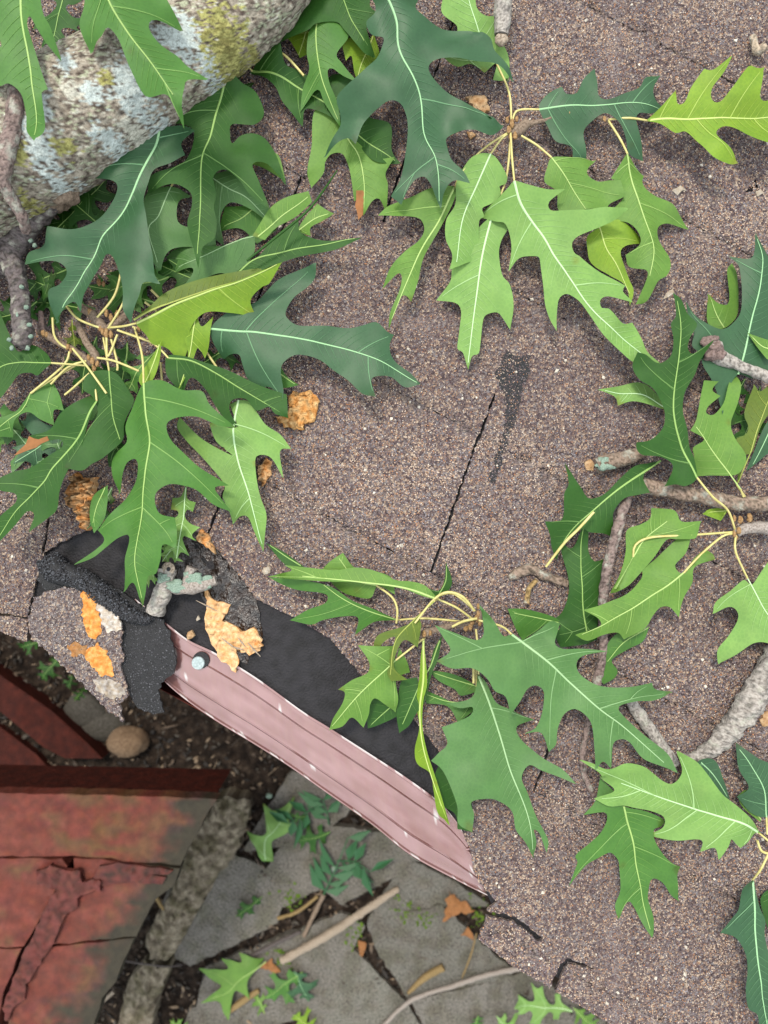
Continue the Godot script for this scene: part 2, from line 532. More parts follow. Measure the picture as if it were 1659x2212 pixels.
# ================================================================ what lies below the roof
func ground_things():
	# the ground: one sheet out to the horizon
	var n = 240
	var st = SurfaceTool.new()
	st.begin(Mesh.PRIMITIVE_TRIANGLES)
	st.set_smooth_group(0)
	for i in n + 1:
		for j in n + 1:
			var u = 2.0 * j / n - 1.0
			var v = 2.0 * i / n - 1.0
			var p = Vector2(2600.0 * u + 40000.0 * pow(u, 7), 2600.0 * v + 40000.0 * pow(v, 7))
			st.add_vertex(up(p, LOW + rough.get_noise_2d(p.x * 0.12, p.y * 0.12) * 16.0 + bumps.get_noise_2d(p.x * 0.2, p.y * 0.2) * 6.0))
	for i in n:
		for j in n:
			var a = i * (n + 1) + j
			for k in [a, a + 1, a + n + 2, a, a + n + 2, a + n + 1]:
				st.add_index(k)
	st.generate_normals()
	structure(put("ground", st.commit(), M.soil, self))

	# broken paving
	var paving = Node3D.new()
	paving.name = "paving"
	paving.position = Vector3(0.2, LOW * 0.001, 0.9)
	add_child(paving)
	structure(paving)
	var tops = LOW + 16.0
	var slabs = [
		[620, 1190, 980, 1560, 1120, 1800, 290, 1800, 370, 1590], [735, 1010, 900, 970, 1200, 905, 1490, 1180, 1640, 1320, 1500, 1375, 1000, 1480, 800, 1190],
		[190, 500, 480, 385, 890, 440, 990, 600, 880, 700, 560, 870, 430, 760, 180, 880, 80, 650], [-330, 520, 50, 660, 150, 900, 120, 1000, -420, 1270, -700, 1150, -560, 800],
		[-320, 1310, 280, 1070, 560, 960, 690, 1030, 610, 1170, 350, 1590, 150, 1640, -380, 1560], [1020, 620, 1300, 770, 1480, 890, 1200, 890, 900, 950, 740, 990, 900, 730],
		[1030, 1520, 1500, 1400, 1470, 1560, 1330, 1800, 1180, 1800], [230, 40, 420, 60, 620, 250, 480, 365, 190, 480, -60, 520, 110, 230], [1520, 1400, 1760, 1340, 2300, 1700, 2100, 1900, 1400, 1800],
		[640, 240, 900, 150, 1300, 600, 1010, 590, 910, 425], [-430, 1580, 120, 1660, 260, 1800, -480, 1800]]
	var k = 0
	for s in slabs:
		k += 1
		var poly = ragged(Geometry2D.offset_polygon(ring(1, 3, s, tops), 7.0)[0], 14.0, 4.0, k)
		var lift = rng.randf_range(-5, 6)
		var lean = Vector2(rng.randf_range(-0.02, 0.02), rng.randf_range(-0.02, 0.02))
		var mid = box_of(poly).get_center()
		var tone = rng.randf_range(0.85, 1.12)
		var top = func(p): return tops + lift + lean.dot(p - mid) + rough.get_noise_2d(p.x * 0.3 + k * 90, p.y * 0.3) * 3.0
		var tint = func(p):
			var m = bumps.get_noise_2d(p.x * 1.2, p.y * 1.2)
			return lin(154, 150, 143, tone).lerp(lin(136, 132, 121, tone), clampf(m * 2.2 + 0.2, 0, 1))
		put("paving_slab", slab(poly, top, 45.0, 16.0, paving.position, tint, 3.0), M.paver, paving)

	# the red deck
	var dk = LOW + 553.0
	var deck = base("red_deck", up(mm(0, 3, 200, 900, LOW), LOW), "weathered red board deck with green algae and a split, splintered corner", "deck")
	var boards = [
		[-700, 165, 400, 170, 800, 185, 1400, 205, 1285, 410, 1165, 640, 900, 615, 650, 590, 400, 578, -700, 578],
		[-700, 592, 395, 592, 425, 640, 400, 740, 320, 850, 235, 1010, 150, 1162, -700, 1170],
		[470, 594, 650, 605, 900, 630, 1160, 657, 1125, 760, 1010, 850, 940, 960, 880, 1092, 640, 1118, 320, 1148, 400, 960, 470, 800],
		[-700, 1184, 140, 1178, 75, 1330, 10, 1500, -50, 1800, -700, 1800],
		[300, 1164, 640, 1134, 870, 1108, 830, 1180, 750, 1390, 660, 1500, 560, 1800, 20, 1800, 60, 1600, 140, 1420, 230, 1280]]
	var end_a = mm(0, 3, 1390, 205, dk)
	var end_b = mm(0, 3, 520, 1700, dk)
	var end_n = (end_b - end_a).normalized().orthogonal()
	k = 0
	for b in boards:
		k += 1
		var poly = ragged(ring(0, 3, b, dk), 18.0, 2.2, k + 40)
		var top = func(p): return dk + rough.get_noise_2d(p.x * 0.03, p.y * 0.4 + k * 50) * 2.5 + bumps.get_noise_2d(p.x * 0.3, p.y * 0.3) * 3.0
		var tint = func(p):
			var e = absf((p - end_a).dot(end_n))
			var w = rough.get_noise_2d(p.x * 0.10, p.y * 0.9)
			var w2 = bumps.get_noise_2d(p.x * 0.9 + 400, p.y * 1.6)
			var c = lin(140, 66, 50).lerp(lin(118, 54, 41), clampf(0.5 + w * 1.1, 0, 1))
			c = c.lerp(lin(142, 84, 70), clampf(w2 * 1.2, 0, 0.4))
			var alga = smoothstep(0.10, 0.55, w2 * 0.7 + w * 0.45 + 0.5 - absf(e - 150.0) / 210.0) if k == 1 else smoothstep(0.42, 0.7, w2 + w * 0.5)
			c = c.lerp(lin(112, 90, 46), alga * 0.6)
			return c.lerp(lin(64, 58, 47), smoothstep(86.0, 18.0, e + w * 60.0 + w2 * 40.0))
		put("board", slab(poly, top, 34.0, 14.0, deck.position, tint, 3.0), M.deck, deck)
	var split = ragged(grown_by(ring(0, 3, [250, 680, 330, 650, 420, 690, 500, 680, 520, 760, 640, 740, 630, 790, 500, 810, 470, 900, 400, 960, 330, 1130, 290, 1190, 240, 1260, 150, 1400, 130, 1500, 60, 1560, 40, 1620, 30, 1560, 90, 1400, 160, 1230, 250, 1040, 330, 860, 380, 790, 260, 750], dk + 12), 5.0), 8.0, 2.5, 60)
	put("splinter", slab(split, func(p): return dk + 12.0 + rough.get_noise_2d(p.x * 0.3, p.y * 0.3) * 9.0, 12.0, 9.0, deck.position, func(p): return lin(132, 66, 56).lerp(lin(92, 42, 34), clampf(0.5 + rough.get_noise_2d(p.x, p.y) * 2.0, 0, 1)), 1.5), M.deck, deck)
	put("splinter", slab(ragged(ring(0, 3, [640, 640, 760, 620, 1000, 650, 1120, 670, 1090, 690, 940, 690, 1080, 715, 1050, 755, 840, 745, 650, 770, 600, 720], dk + 7), 8.0, 2.0, 61), func(p): return dk + 7.0 + rough.get_noise_2d(p.x * 0.1, p.y * 0.8) * 5.0, 9.0, 9.0, deck.position, func(p): return lin(120, 58, 48).lerp(lin(70, 40, 34), clampf(0.3 + rough.get_noise_2d(p.x * 0.4, p.y) * 2.0, 0, 1)), 1.5), M.deck, deck)
	put("rim_board", slab(ring(0, 3, [-700, 166, 1380, 210, 1360, 240, -700, 200], dk - 8), func(_p): return dk - 30.0, 154.0, 60.0, deck.position), M.shaded_red_wood, deck)
	put("joist", slab(ring(0, 3, [-700, 600, 1000, 640, 700, 1200, -700, 1200], dk - 60), func(_p): return dk - 40.0, 140.0, 80.0, deck.position), M.shaded_red_wood, deck)
	put("joist", slab(ring(0, 3, [-700, 1240, 640, 1180, 380, 1850, -700, 1850], dk - 60), func(_p): return dk - 40.0, 140.0, 80.0, deck.position), M.shaded_red_wood, deck)
	var rail = base("red_rail", up(mm(0, 2, 300, 1400, LOW), LOW), "red timber rail slanting under the torn eave, its colour darkened for the shade", "rail")
	put("rail_board", slab(ring(0, 2, [-500, 720, 0, 1062, 327, 1290, 560, 1500, 660, 1600, 420, 1600, 278, 1530, 0, 1300, -500, 960], LOW + 60), func(p): return LOW + 60.0 + rough.get_noise_2d(p.x * 0.2, p.y * 0.2) * 3.0, 60.0, 30.0, rail.position, null, 4.0), M.shaded_red_wood, rail)
	put("rail_board", slab(ring(0, 2, [-500, 1130, 0, 1400, 230, 1570, 330, 1680, -500, 1700], LOW + 30), func(p): return LOW + 30.0 + rough.get_noise_2d(p.x * 0.2, p.y * 0.2) * 3.0, 40.0, 30.0, rail.position, null, 4.0), M.shaded_red_wood, rail)

	# edging stones
	var kb = LOW + 80.0
	k = 0
	for e in [[[1400, 215, 1500, 190, 1600, 240, 1612, 300, 1560, 480, 1480, 640, 1370, 780, 1250, 980, 1110, 1255, 960, 1255, 930, 1130, 1000, 1000, 1090, 860, 1140, 660, 1210, 520, 1290, 380], "long mossy grey edging stone running up beside the red boards"], [[920, 1285, 1100, 1300, 1040, 1450, 980, 1600, 950, 1800, 730, 1800, 760, 1600, 800, 1420], "shorter grey edging stone at the foot of the long one"]]:
		k += 1
		var poly = ragged(ring(0, 3, e[0], kb), 12.0, 6.0, 70 + k)
		var line = PackedVector2Array([mm(0, 3, 1500, 150, kb), mm(0, 3, 1270, 640, kb), mm(0, 3, 1030, 1240, kb), mm(0, 3, 850, 1800, kb)])
		var top = func(p): return kb - pow(clampf(to_line(p, line).x / 52.0, 0, 1.4), 2.0) * 22.0 + rough.get_noise_2d(p.x * 0.35, p.y * 0.35 + k * 40) * 13.0
		var tint = func(p):
			var w = rough.get_noise_2d(p.x * 0.5, p.y * 0.5 + 90)
			var c = lin(192, 180, 160).lerp(lin(132, 121, 104), clampf(0.45 + w * 1.9, 0, 1))
			return c.lerp(lin(112, 108, 78), clampf(bumps.get_noise_2d(p.x * 1.6, p.y * 1.6) * 1.6, 0, 0.6))
		var o = put("edging_stone", slab(poly, top, 80.0, 9.0, up(box_of(poly).get_center(), LOW), tint, 8.0), M.paver, self, up(box_of(poly).get_center(), LOW))
		tag(o, e[1], "edging stone", "edging stones beside the red deck")

	# stones in the dim gap under the eave
	for s in [[830, 1490, 52, 40, 40, "stone", "round tan stone in the dim gap beside the red rail"], [530, 1290, 56, 22, 44, "grey_stone", "grey stone below the tip of the torn grey shingle"], [650, 1400, 60, 18, 40, "grey_stone", "flat grey stone between the tan stone and the other grey stone"]]:
		var o = put("stone", lump(Vector3(s[2], s[3], s[4]), 0.10, s[0], 22), M[s[5]], self, up(mm(0, 2, s[0], s[1], LOW + 20), LOW + (20 if s[5] == "stone" else 2)))
		tag(o, s[6], "stone", "stones in the gap under the eave")

	# litter: chips, grit and crumbs that nobody could count
	var chip = lump(Vector3(1, 0.4, 0.7), 0.35, 5, 5)
	var mul = MultiMesh.new()
	mul.transform_format = MultiMesh.TRANSFORM_3D
	mul.use_colors = true
	mul.mesh = chip
	mul.instance_count = 9000
	var tones = [lin(72, 58, 46), lin(46, 38, 32), lin(110, 92, 76), lin(34, 28, 24), lin(150, 128, 104), lin(90, 82, 72)]
	for i in mul.instance_count:
		var p = Vector2(rng.randf_range(-1150, 900), rng.randf_range(150, 1500))
		var dark_gap = p.y < 620 + p.x * 0.35
		var size = rng.randf_range(2.0, 6.0) * (1.6 if rng.randf() < 0.1 else 1.0)
		var b = Basis.from_euler(Vector3(rng.randf_range(-0.4, 0.4), rng.randf() * TAU, rng.randf_range(-0.4, 0.4))).scaled(Vector3.ONE * size)
		b = b * Basis.from_scale(Vector3(rng.randf_range(0.7, 1.9) if i % 9 > 0 else rng.randf_range(2.0, 5.0), 1, 0.8 if i % 9 > 0 else 0.4))
		var h = LOW + rough.get_noise_2d(p.x * 0.12, p.y * 0.12) * 16.0 + 3.0
		mul.set_instance_transform(i, Transform3D(b, up(p, h + (0.0 if dark_gap else rng.randf_range(0, 6)))))
		mul.set_instance_color(i, tones[rng.randi() % 6])
	var lit = MultiMeshInstance3D.new()
	lit.name = "litter"
	lit.multimesh = mul
	lit.material_override = M.granule
	add_child(lit)
	lit.set_meta("kind", "stuff")
	lit.set_meta("label", "bark chips, grit and crumbs scattered over the soil and paving")

	# sticks on the paving
	var sticks = [
		[[165, 1250, 26, 10.5, 500, 1060, 30, 11.5, 800, 860, 32, 10, 925, 780, 28, 7], "stick", "thick pale broken stick lying across the paving slabs"],
		[[140, 975, 22, 4.5, 270, 930, 24, 5, 400, 830, 24, 4], "straw", "short curved tan twig on the paving beside the weeds"],
		[[310, 1090, 24, 5, 370, 960, 26, 5.5, 440, 820, 26, 6], "brown_bark", "short brown stick leaning toward the thick pale stick"],
		[[-40, 1225, 20, 5, 140, 1130, 22, 6, 290, 1060, 20, 4], "dark_bark", "dark straight twig on the paving left of the thick pale stick"],
		[[985, 1460, 22, 4, 1090, 1360, 24, 9, 1215, 1290, 26, 10], "straw", "stubby torn stick on the big lower right paving slab"],
		[[780, 1720, 24, 5, 1000, 1510, 28, 5.5, 1280, 1410, 30, 6, 1520, 1335, 30, 6.5, 1760, 1290, 30, 7], "grey_bark", "long thin grey twig curving along the bottom of the paving"],
		[[1335, 1360, 22, 2, 1390, 1220, 30, 2, 1430, 1070, 34, 2], "straw", "single dry straw stalk standing up from the lower paving slab"],
		[[-1059, 1580, 26, 4, -990, 1510, 30, 4.5, -920, 1450, 30, 5], "stick", "small pale stick beside the foot of the edging stone"],
		[[-860, 1250, 90, 2, -600, 1285, 90, 2, -480, 1275, 60, 2], "dark_bark", "thin dark twig lying across the joint of the edging stones"],
		[[-680, 770, 84, 3, -640, 850, 86, 5, -600, 920, 84, 3], "straw", "thin tan splinter of bark leaning on the long edging stone"],
		[[-190, 1590, 26, 6, -100, 1520, 28, 9, 20, 1440, 28, 6], "straw", "orange brown torn bark strip beside the light green leaf on the ground"]]
	k = 0
	for s in sticks:
		k += 1
		var run = curve3(run_of(1, 3, [], 0), 10.0) if s[0].size() == 0 else null
		var list = []
		for i in range(0, s[0].size(), 4):
			var h = LOW + s[0][i + 2]
			var p = mm(1, 3, s[0][i], s[0][i + 1], h)
			list.append(Vector4(p.x, h, p.y, s[0][i + 3]))
		run = curve3(list, 10.0)
		var at = Vector3(list[0].x, list[0].y, list[0].z) * 0.001
		tag(put("fallen_stick", tube(run, 9, list[0].w * 0.3, at, k), M[s[1]], self, at), s[2], "stick", "sticks fallen on the paving")

	# small tan chips that can be told apart
	for s in [[1250, 800, 1210, 1000, 1420, 930, "brown_leaf", "curled tan dead leaf near the tip of the metal strip"], [1330, 1080, 1420, 1120, 1380, 1040, "brown_leaf", "small tan dead leaf scrap below the curled dead leaf"], [20, 1300, 110, 1240, 160, 1330, "brown_leaf", "pinkish dead leaf scrap at the lower end of the thick pale stick"], [660, 1130, 720, 1150, 690, 1230, "brown_leaf", "pink dead leaf scrap in the joint between two slabs"]]:
		var poly = ragged(PackedVector2Array([mm(1, 3, s[0], s[1], LOW + 30), mm(1, 3, s[2], s[3], LOW + 30), mm(1, 3, s[4], s[5], LOW + 30)]), 8.0, 7.0, int(s[0]))
		var at = up(box_of(poly).get_center(), LOW + 22)
		tag(put("dead_leaf", slab(poly, func(p): return LOW + 27.0 + bumps.get_noise_2d(p.x * 3.0, p.y * 3.0) * 9.0, 1.2, 7.0, at), M[s[6]], self, at), s[7], "dead leaf", "dead leaf scraps on the paving")
	for s in [[510, 655, 9, "round pale pebble above the thick pale stick"], [725, 740, 8, "white pebble near the upper end of the thick pale stick"], [85, 180, 8, "small yellowish pebble by the edge of the upper slab"], [940, 1590, 9, "pale pebble between the edging stone and the light green leaf"]]:
		var where = up(mm(1 if s[2] != 9 or s[0] == 510 else 0, 3, s[0], s[1], LOW + 24), LOW + 24)
		tag(put("pebble", lump(Vector3(s[2], s[2] * 0.7, s[2] * 0.9), 0.15, s[0], 9), M.lichen, self, where), s[3], "pebble", "pebbles on the paving")
	# moss and weeds in the joints
	var w = base("weed", up(mm(1, 3, 480, 600, LOW), LOW), "dark bluish green weed growing between slabs below the metal strip", "weed")
	for stem in [[[430, 850], [520, 640], [600, 420]], [[470, 380], [460, 280], [440, 180]], [[420, 240], [330, 280], [220, 330]], [[520, 620], [640, 600], [740, 640]]]:
		var leaflet = SurfaceTool.new()
		leaflet.begin(Mesh.PRIMITIVE_TRIANGLES)
		var pts = []
		for i in 3:
			var p = mm(1, 3, stem[i][0], stem[i][1], LOW + 40)
			pts.append(Vector4(p.x, LOW + 25.0 + i * 22.0, p.y, 2.6 - i * 0.6))
		var run = curve3(pts, 26.0)
		tube(run, 5, 0.0, w.position, 0, leaflet)
		for i in range(1, run.size()):
			for side in [-1.0, 1.0]:
				if rng.randf() < 0.4:
					continue
				var q = run[i]
				var d = Vector2(run[i].x - run[i - 1].x, run[i].z - run[i - 1].z).normalized()
				var o = (d * 0.5 + d.orthogonal() * side).normalized()
				var len = rng.randf_range(38, 80)
				var a = Vector2(q.x, q.z)
				var mid = a + o * len * 0.5
				var tip = a + o * len + d * len * 0.2
				var sidev = o.orthogonal() * rng.randf_range(8.0, 15.0)
				leaflet.set_smooth_group(-1)
				for v in [[a, q.y], [mid + sidev, q.y + 5], [tip, q.y - 5], [a, q.y], [tip, q.y - 5], [mid - sidev, q.y + 5]]:
					leaflet.add_vertex(up(v[0], v[1]) - w.position)
		leaflet.generate_normals()
		put("stem", leaflet.commit(), M.weed, w)
	for s in [[240, 850, 34], [950, 930, 40], [1100, 970, 22], [1430, 960, 44], [650, 1060, 34], [170, 1230, 30]]:
		var where = up(mm(1, 3, s[0], s[1], LOW + 14), LOW + 14)
		var leaflet = SurfaceTool.new()
		leaflet.begin(Mesh.PRIMITIVE_TRIANGLES)
		leaflet.set_smooth_group(-1)
		for i in 40:
			var a = Vector3(rng.randfn(0, 0.5), 0, rng.randfn(0, 0.5)) * s[2] * 0.001
			var o = Vector3(rng.randf_range(-1, 1), 0.5, rng.randf_range(-1, 1)).normalized()
			var len = rng.randf_range(6, 15) * 0.001
			var sd = o.cross(Vector3.UP).normalized() * len * 0.3
			for v in [a, a + o * len * 0.5 + sd, a + o * len, a, a + o * len, a + o * len * 0.5 - sd]:
				leaflet.add_vertex(v + Vector3(0, 0.004, 0))
		leaflet.generate_normals()
		var o2 = put("moss_tuft", leaflet.commit(), M.moss, self, where)
		tag(o2, {240: "small bright green moss tuft beside the short tan twig", 950: "green weed tuft above the big right paving slab", 1100: "tiny green weed tuft right of the larger tuft", 1430: "dark moss tuft beside the curled tan dead leaf", 650: "moss in the joint below the thick pale stick", 170: "moss at the lower end of the thick pale stick"}[s[0]], "moss", "moss tufts in the paving joints")

func grown_by(poly: PackedVector2Array, by: float) -> PackedVector2Array:
	return Geometry2D.offset_polygon(poly, by)[0]

# ================================================================ the roof
var along := Vector2(0.88, 0.475)
var down := Vector2(-0.475, 0.88)
var shed: Node3D
var roof_part: MeshInstance3D
var tabs := []

func roof_y(p: Vector2) -> float:
	var q = (down.dot(p) + 255.7) / 143.1
	return 0.9 + 1.5 * (q - floorf(q)) + bumps.get_noise_2d(p.x * 0.35, p.y * 0.35) * 1.6

func full_ring(list, h := 0.0) -> PackedVector2Array:
	var out = PackedVector2Array()
	for i in range(0, list.size(), 2):
		out.append(full(list[i], list[i + 1], h))
	return out

func roof():
	shed = base("shed", Vector3(0.1, LOW * 0.001, -0.1), "low shed with brown granule shingles torn open along its eave", "shed")
	var o = shed.position
	var field = full_ring([-700, -900, 2500, -900, 2500, 3000, 1900, 2600, 1500, 2325, 1319, 2212, 1200, 2140, 1106, 2086, 1033, 2028, 1043, 2005, 1053, 1962, 1074, 1946, 1040, 1912, 1022, 1880, 1018, 1840, 1003, 1803, 985, 1720, 960, 1640, 900, 1560, 800, 1490, 770, 1446, 713, 1379, 636, 1333, 553, 1293, 520, 1246, 467, 1183, 413, 1139, 330, 1120, 200, 1140, 137, 1169, 97, 1193, 77, 1266, 63, 1319, 60, 1386, 0, 1363, -300, 1250, -700, 1100])
	# boarding under the shingles, and the black felt on it
	var board = full_ring([-700, -900, 2500, -900, 2500, 3000, 1900, 2560, 1319, 2180, 1106, 2050, 1000, 1830, 800, 1680, 560, 1510, 400, 1400, 300, 1320, 100, 1340, -300, 1230, -700, 1080])
	roof_part = put("roof", slab(board, func(_p): return -6.0, 18.0, 60.0, o), M.plywood, shed)
	var felt = full_ring([-690, -890, 2490, -890, 2490, 2990, 1900, 2562, 1319, 2185, 1106, 2055, 1002, 1822, 800, 1668, 560, 1500, 400, 1388, 320, 1330, 100, 1345, -300, 1232, -690, 1085])
	put("felt", slab(ragged(felt, 20.0, 1.2, 5), func(p): return -3.6 + rough.get_noise_2d(p.x * 0.2, p.y * 0.2) * 0.8 + bumps.get_noise_2d(p.x * 1.3, p.y * 1.3) * 0.6, 2.0, 14.0, o), M.felt, roof_part)
	# cracks, as open cuts
	var cuts = [[1219, 708, 1223, 709, 1213, 760, 1202, 800, 1199, 799, 1210, 757], [1180, 2150, 1210, 2080, 1224, 2068, 1262, 2080, 1290, 2092, 1262, 2088, 1228, 2078, 1220, 2090, 1192, 2158], [1020, 1960, 1106, 1976, 1130, 1992, 1172, 2025, 1160, 2032, 1125, 2002, 1104, 1988, 1020, 1972], [-20, 1321, 40, 1328, 72, 1336, 72, 1340, 40, 1333, -20, 1326], [110, 1120, 104, 1160, 92, 1200, 89, 1198, 99, 1158, 105, 1120], [1029, 950, 1047, 905, 1066, 850, 1070, 852, 1052, 907, 1036, 952], [1098, 640, 1128, 652, 1150, 662, 1149, 667, 1126, 658, 1096, 646]]
	var slots = {-2: [700, -50], -1: [880, 330], 0: [880, 330], 1: [629, 443], 2: [994, 1055, 414, 742], 3: [1225, 1500, 470, 1100], 4: [2400, 2300], 5: [300, 1250]}
	var lean = Vector2(0.33, -0.94)
	for k in range(-4, 8):
		var hi = -255.7 + 143.1 * (k - 1)
		var lo = -255.7 + 143.1 * k
		var marks = []
		var s = slots.get(k, [400 + 200 * (k % 3), 600])
		for i in range(0, s.size(), 2):
			marks.append(full(s[i], s[i + 1], 0))
		marks.sort_custom(func(a, b): return along.dot(a) < along.dot(b))
		for i in marks.size() + 1:
			var corner = []
			for e in [0, 1]:
				var j = i - 1 + e
				var m
				if j < 0:
					m = marks[0] - along * 2200.0
				elif j >= marks.size():
					m = marks[-1] + along * 2200.0
				else:
					m = marks[j]
				m += along * (1.2 if e == 0 else -1.2)
				for n in [hi + 0.2, lo]:
					var t = (n - down.dot(m)) / down.dot(lean)
					corner.append(m + lean * t)
			var quad = PackedVector2Array([corner[0], corner[2], corner[3], corner[1]])
			for piece in Geometry2D.intersect_polygons(quad, field):
				var parts = [piece]
				for c in cuts:
					var next = []
					for q in parts:
						next.append_array(Geometry2D.clip_polygons(q, full_ring(c)))
					parts = next
				for q in parts:
					if q.size() < 3 or absf(box_of(q).get_area()) < 120.0 or Geometry2D.is_polygon_clockwise(q) and false:
						continue
					var r = box_of(q)
					if r.end.x < -700 or r.position.x > 700 or r.end.y < -800 or r.position.y > 800:
						continue
					tabs.append(ragged(q, 3.0, 1.1, k * 9 + i))
	for t in tabs:
		put("shingle", slab(t, roof_y, 4.2, 16.0, o), M.shingle, roof_part)
	granules("granules", tabs, roof_y, 0.33, roof_part, o, [])
	# a bare, dark patch where the granules have worn off
	var bare = ragged(full_ring([1085, 775, 1095, 760, 1112, 768, 1140, 770, 1144, 800, 1130, 832, 1124, 870, 1104, 930, 1084, 990, 1066, 1046, 1058, 1040, 1078, 965, 1094, 890, 1084, 842, 1068, 808]), 4.0, 3.0, 3)
	put("bare_patch", slab(bare, func(p): return roof_y(p) + 0.35, 0.5, 6.0, o), M.tar, roof_part)
	granules("granules", [bare], func(p): return roof_y(p) + 0.35, 0.16, roof_part, o, [lin(70, 62, 66), lin(104, 94, 96), lin(60, 54, 58), lin(124, 106, 102)])
	# wall below the eave and the fascia behind the metal strip
	var wa = full(-700, 1020, 0)
	var wb = full(1319, 2120, 0)
	var wd = (wb - wa).normalized()
	var wn = wd.orthogonal()
	if wn.y > 0:
		wn = -wn
	var w0 = wa + wn * 60.0 - wd * 900.0
	var w1 = wb + wn * 60.0 + wd * 1600.0
	put("wall", slab(PackedVector2Array([w0, w1, w1 + wn * 90.0, w0 + wn * 90.0]), func(_p): return -26.0, 1215.0, 300.0, o), M.wall, shed)
	put("fascia", slab(PackedVector2Array([w0 - wn * 28.0, w1 - wn * 28.0, w1 - wn * 8.0, w0 - wn * 8.0]), func(_p): return -26.0, 110.0, 300.0, o), M.wall, shed)

func granules(called, polys, top: Callable, per_mm2: float, parent, origin, tones: Array):
	var palette = tones if tones.size() > 0 else [lin(88, 70, 75), lin(114, 94, 98), lin(126, 104, 104), lin(84, 70, 76), lin(150, 134, 137), lin(156, 150, 157), lin(140, 108, 100), lin(178, 148, 128), lin(210, 178, 152), lin(226, 204, 184), lin(168, 162, 168), lin(104, 82, 84), lin(140, 124, 127), lin(192, 146, 110)]
	var where = []
	var shade_of = []
	for t in polys:
		var mid = box_of(t).get_center()
		var tone = 1.0 + 0.09 * sin(mid.x * 0.037 + mid.y * 0.021) if tones.size() == 0 else 1.0
		var r = box_of(t).intersection(Rect2(-440, -570, 880, 1140))
		if r.size.x <= 0 or r.size.y <= 0:
			continue
		for i in int(r.get_area() * per_mm2):
			var p = Vector2(rng.randf_range(r.position.x, r.end.x), rng.randf_range(r.position.y, r.end.y))
			if Geometry2D.is_point_in_polygon(p, t):
				where.append(p)
				shade_of.append(tone)
	if where.size() == 0:
		return
	var st = SurfaceTool.new()
	st.begin(Mesh.PRIMITIVE_TRIANGLES)
	st.set_smooth_group(-1)
	var six = [Vector3(1, 0.1, 0.2), Vector3(-0.9, -0.1, 0.1), Vector3(0.1, 0.8, 0), Vector3(0, -0.8, 0.1), Vector3(0.1, 0, 0.9), Vector3(-0.1, 0.1, -1)]
	for f in [[2, 0, 4], [2, 5, 0], [2, 1, 5], [2, 4, 1], [3, 4, 0], [3, 0, 5], [3, 5, 1], [3, 1, 4]]:
		for k in [f[0], f[2], f[1]]:
			st.add_vertex(six[k] * 0.001)
	st.generate_normals()
	var mul = MultiMesh.new()
	mul.transform_format = MultiMesh.TRANSFORM_3D
	mul.use_colors = true
	mul.mesh = st.commit()
	mul.instance_count = where.size()
	for i in where.size():
		var p = where[i]
		var s = rng.randf_range(0.6, 1.08)
		var b = Basis.from_euler(Vector3(rng.randf() * TAU, rng.randf() * TAU, rng.randf() * TAU)).scaled(Vector3.ONE * s)
		mul.set_instance_transform(i, Transform3D(b, up(p, top.call(p) + 0.1) - origin))
		var patch = bumps.get_noise_2d(p.x * 1.1, p.y * 1.1)
		var c = palette[rng.randi() % palette.size()]
		if tones.size() == 0 and rng.randf() < 0.0013:
			b = b.scaled(Vector3.ONE * rng.randf_range(1.8, 3.0))
			mul.set_instance_transform(i, Transform3D(b, up(p, top.call(p) + 0.4) - origin))
			c = lin(240, 228, 210)
		elif tones.size() == 0 and rng.randf() < 0.010:
			c = lin(236, 226, 212)
		elif tones.size() == 0 and patch > 0.12 and rng.randf() < patch:
			c = palette[7 + rng.randi() % 3]
		if tones.size() == 0 and c.r < 0.2:
			var blend = bumps.get_noise_2d(p.x * 0.22 + 700.0, p.y * 0.22)
			c = c.lerp(lin(100, 74, 76), clampf(blend * 1.5, 0, 0.4))
			if rng.randf() < 0.05 - blend * 0.06:
				c = lin(198, 138, 96)
		mul.set_instance_color(i, c * rng.randf_range(0.82, 1.14) * shade_of[i])
	var o = MultiMeshInstance3D.new()
	o.name = called
	o.multimesh = mul
	o.material_override = M.granule
	o.set_meta("kind", "stuff")
	parent.add_child(o, true)

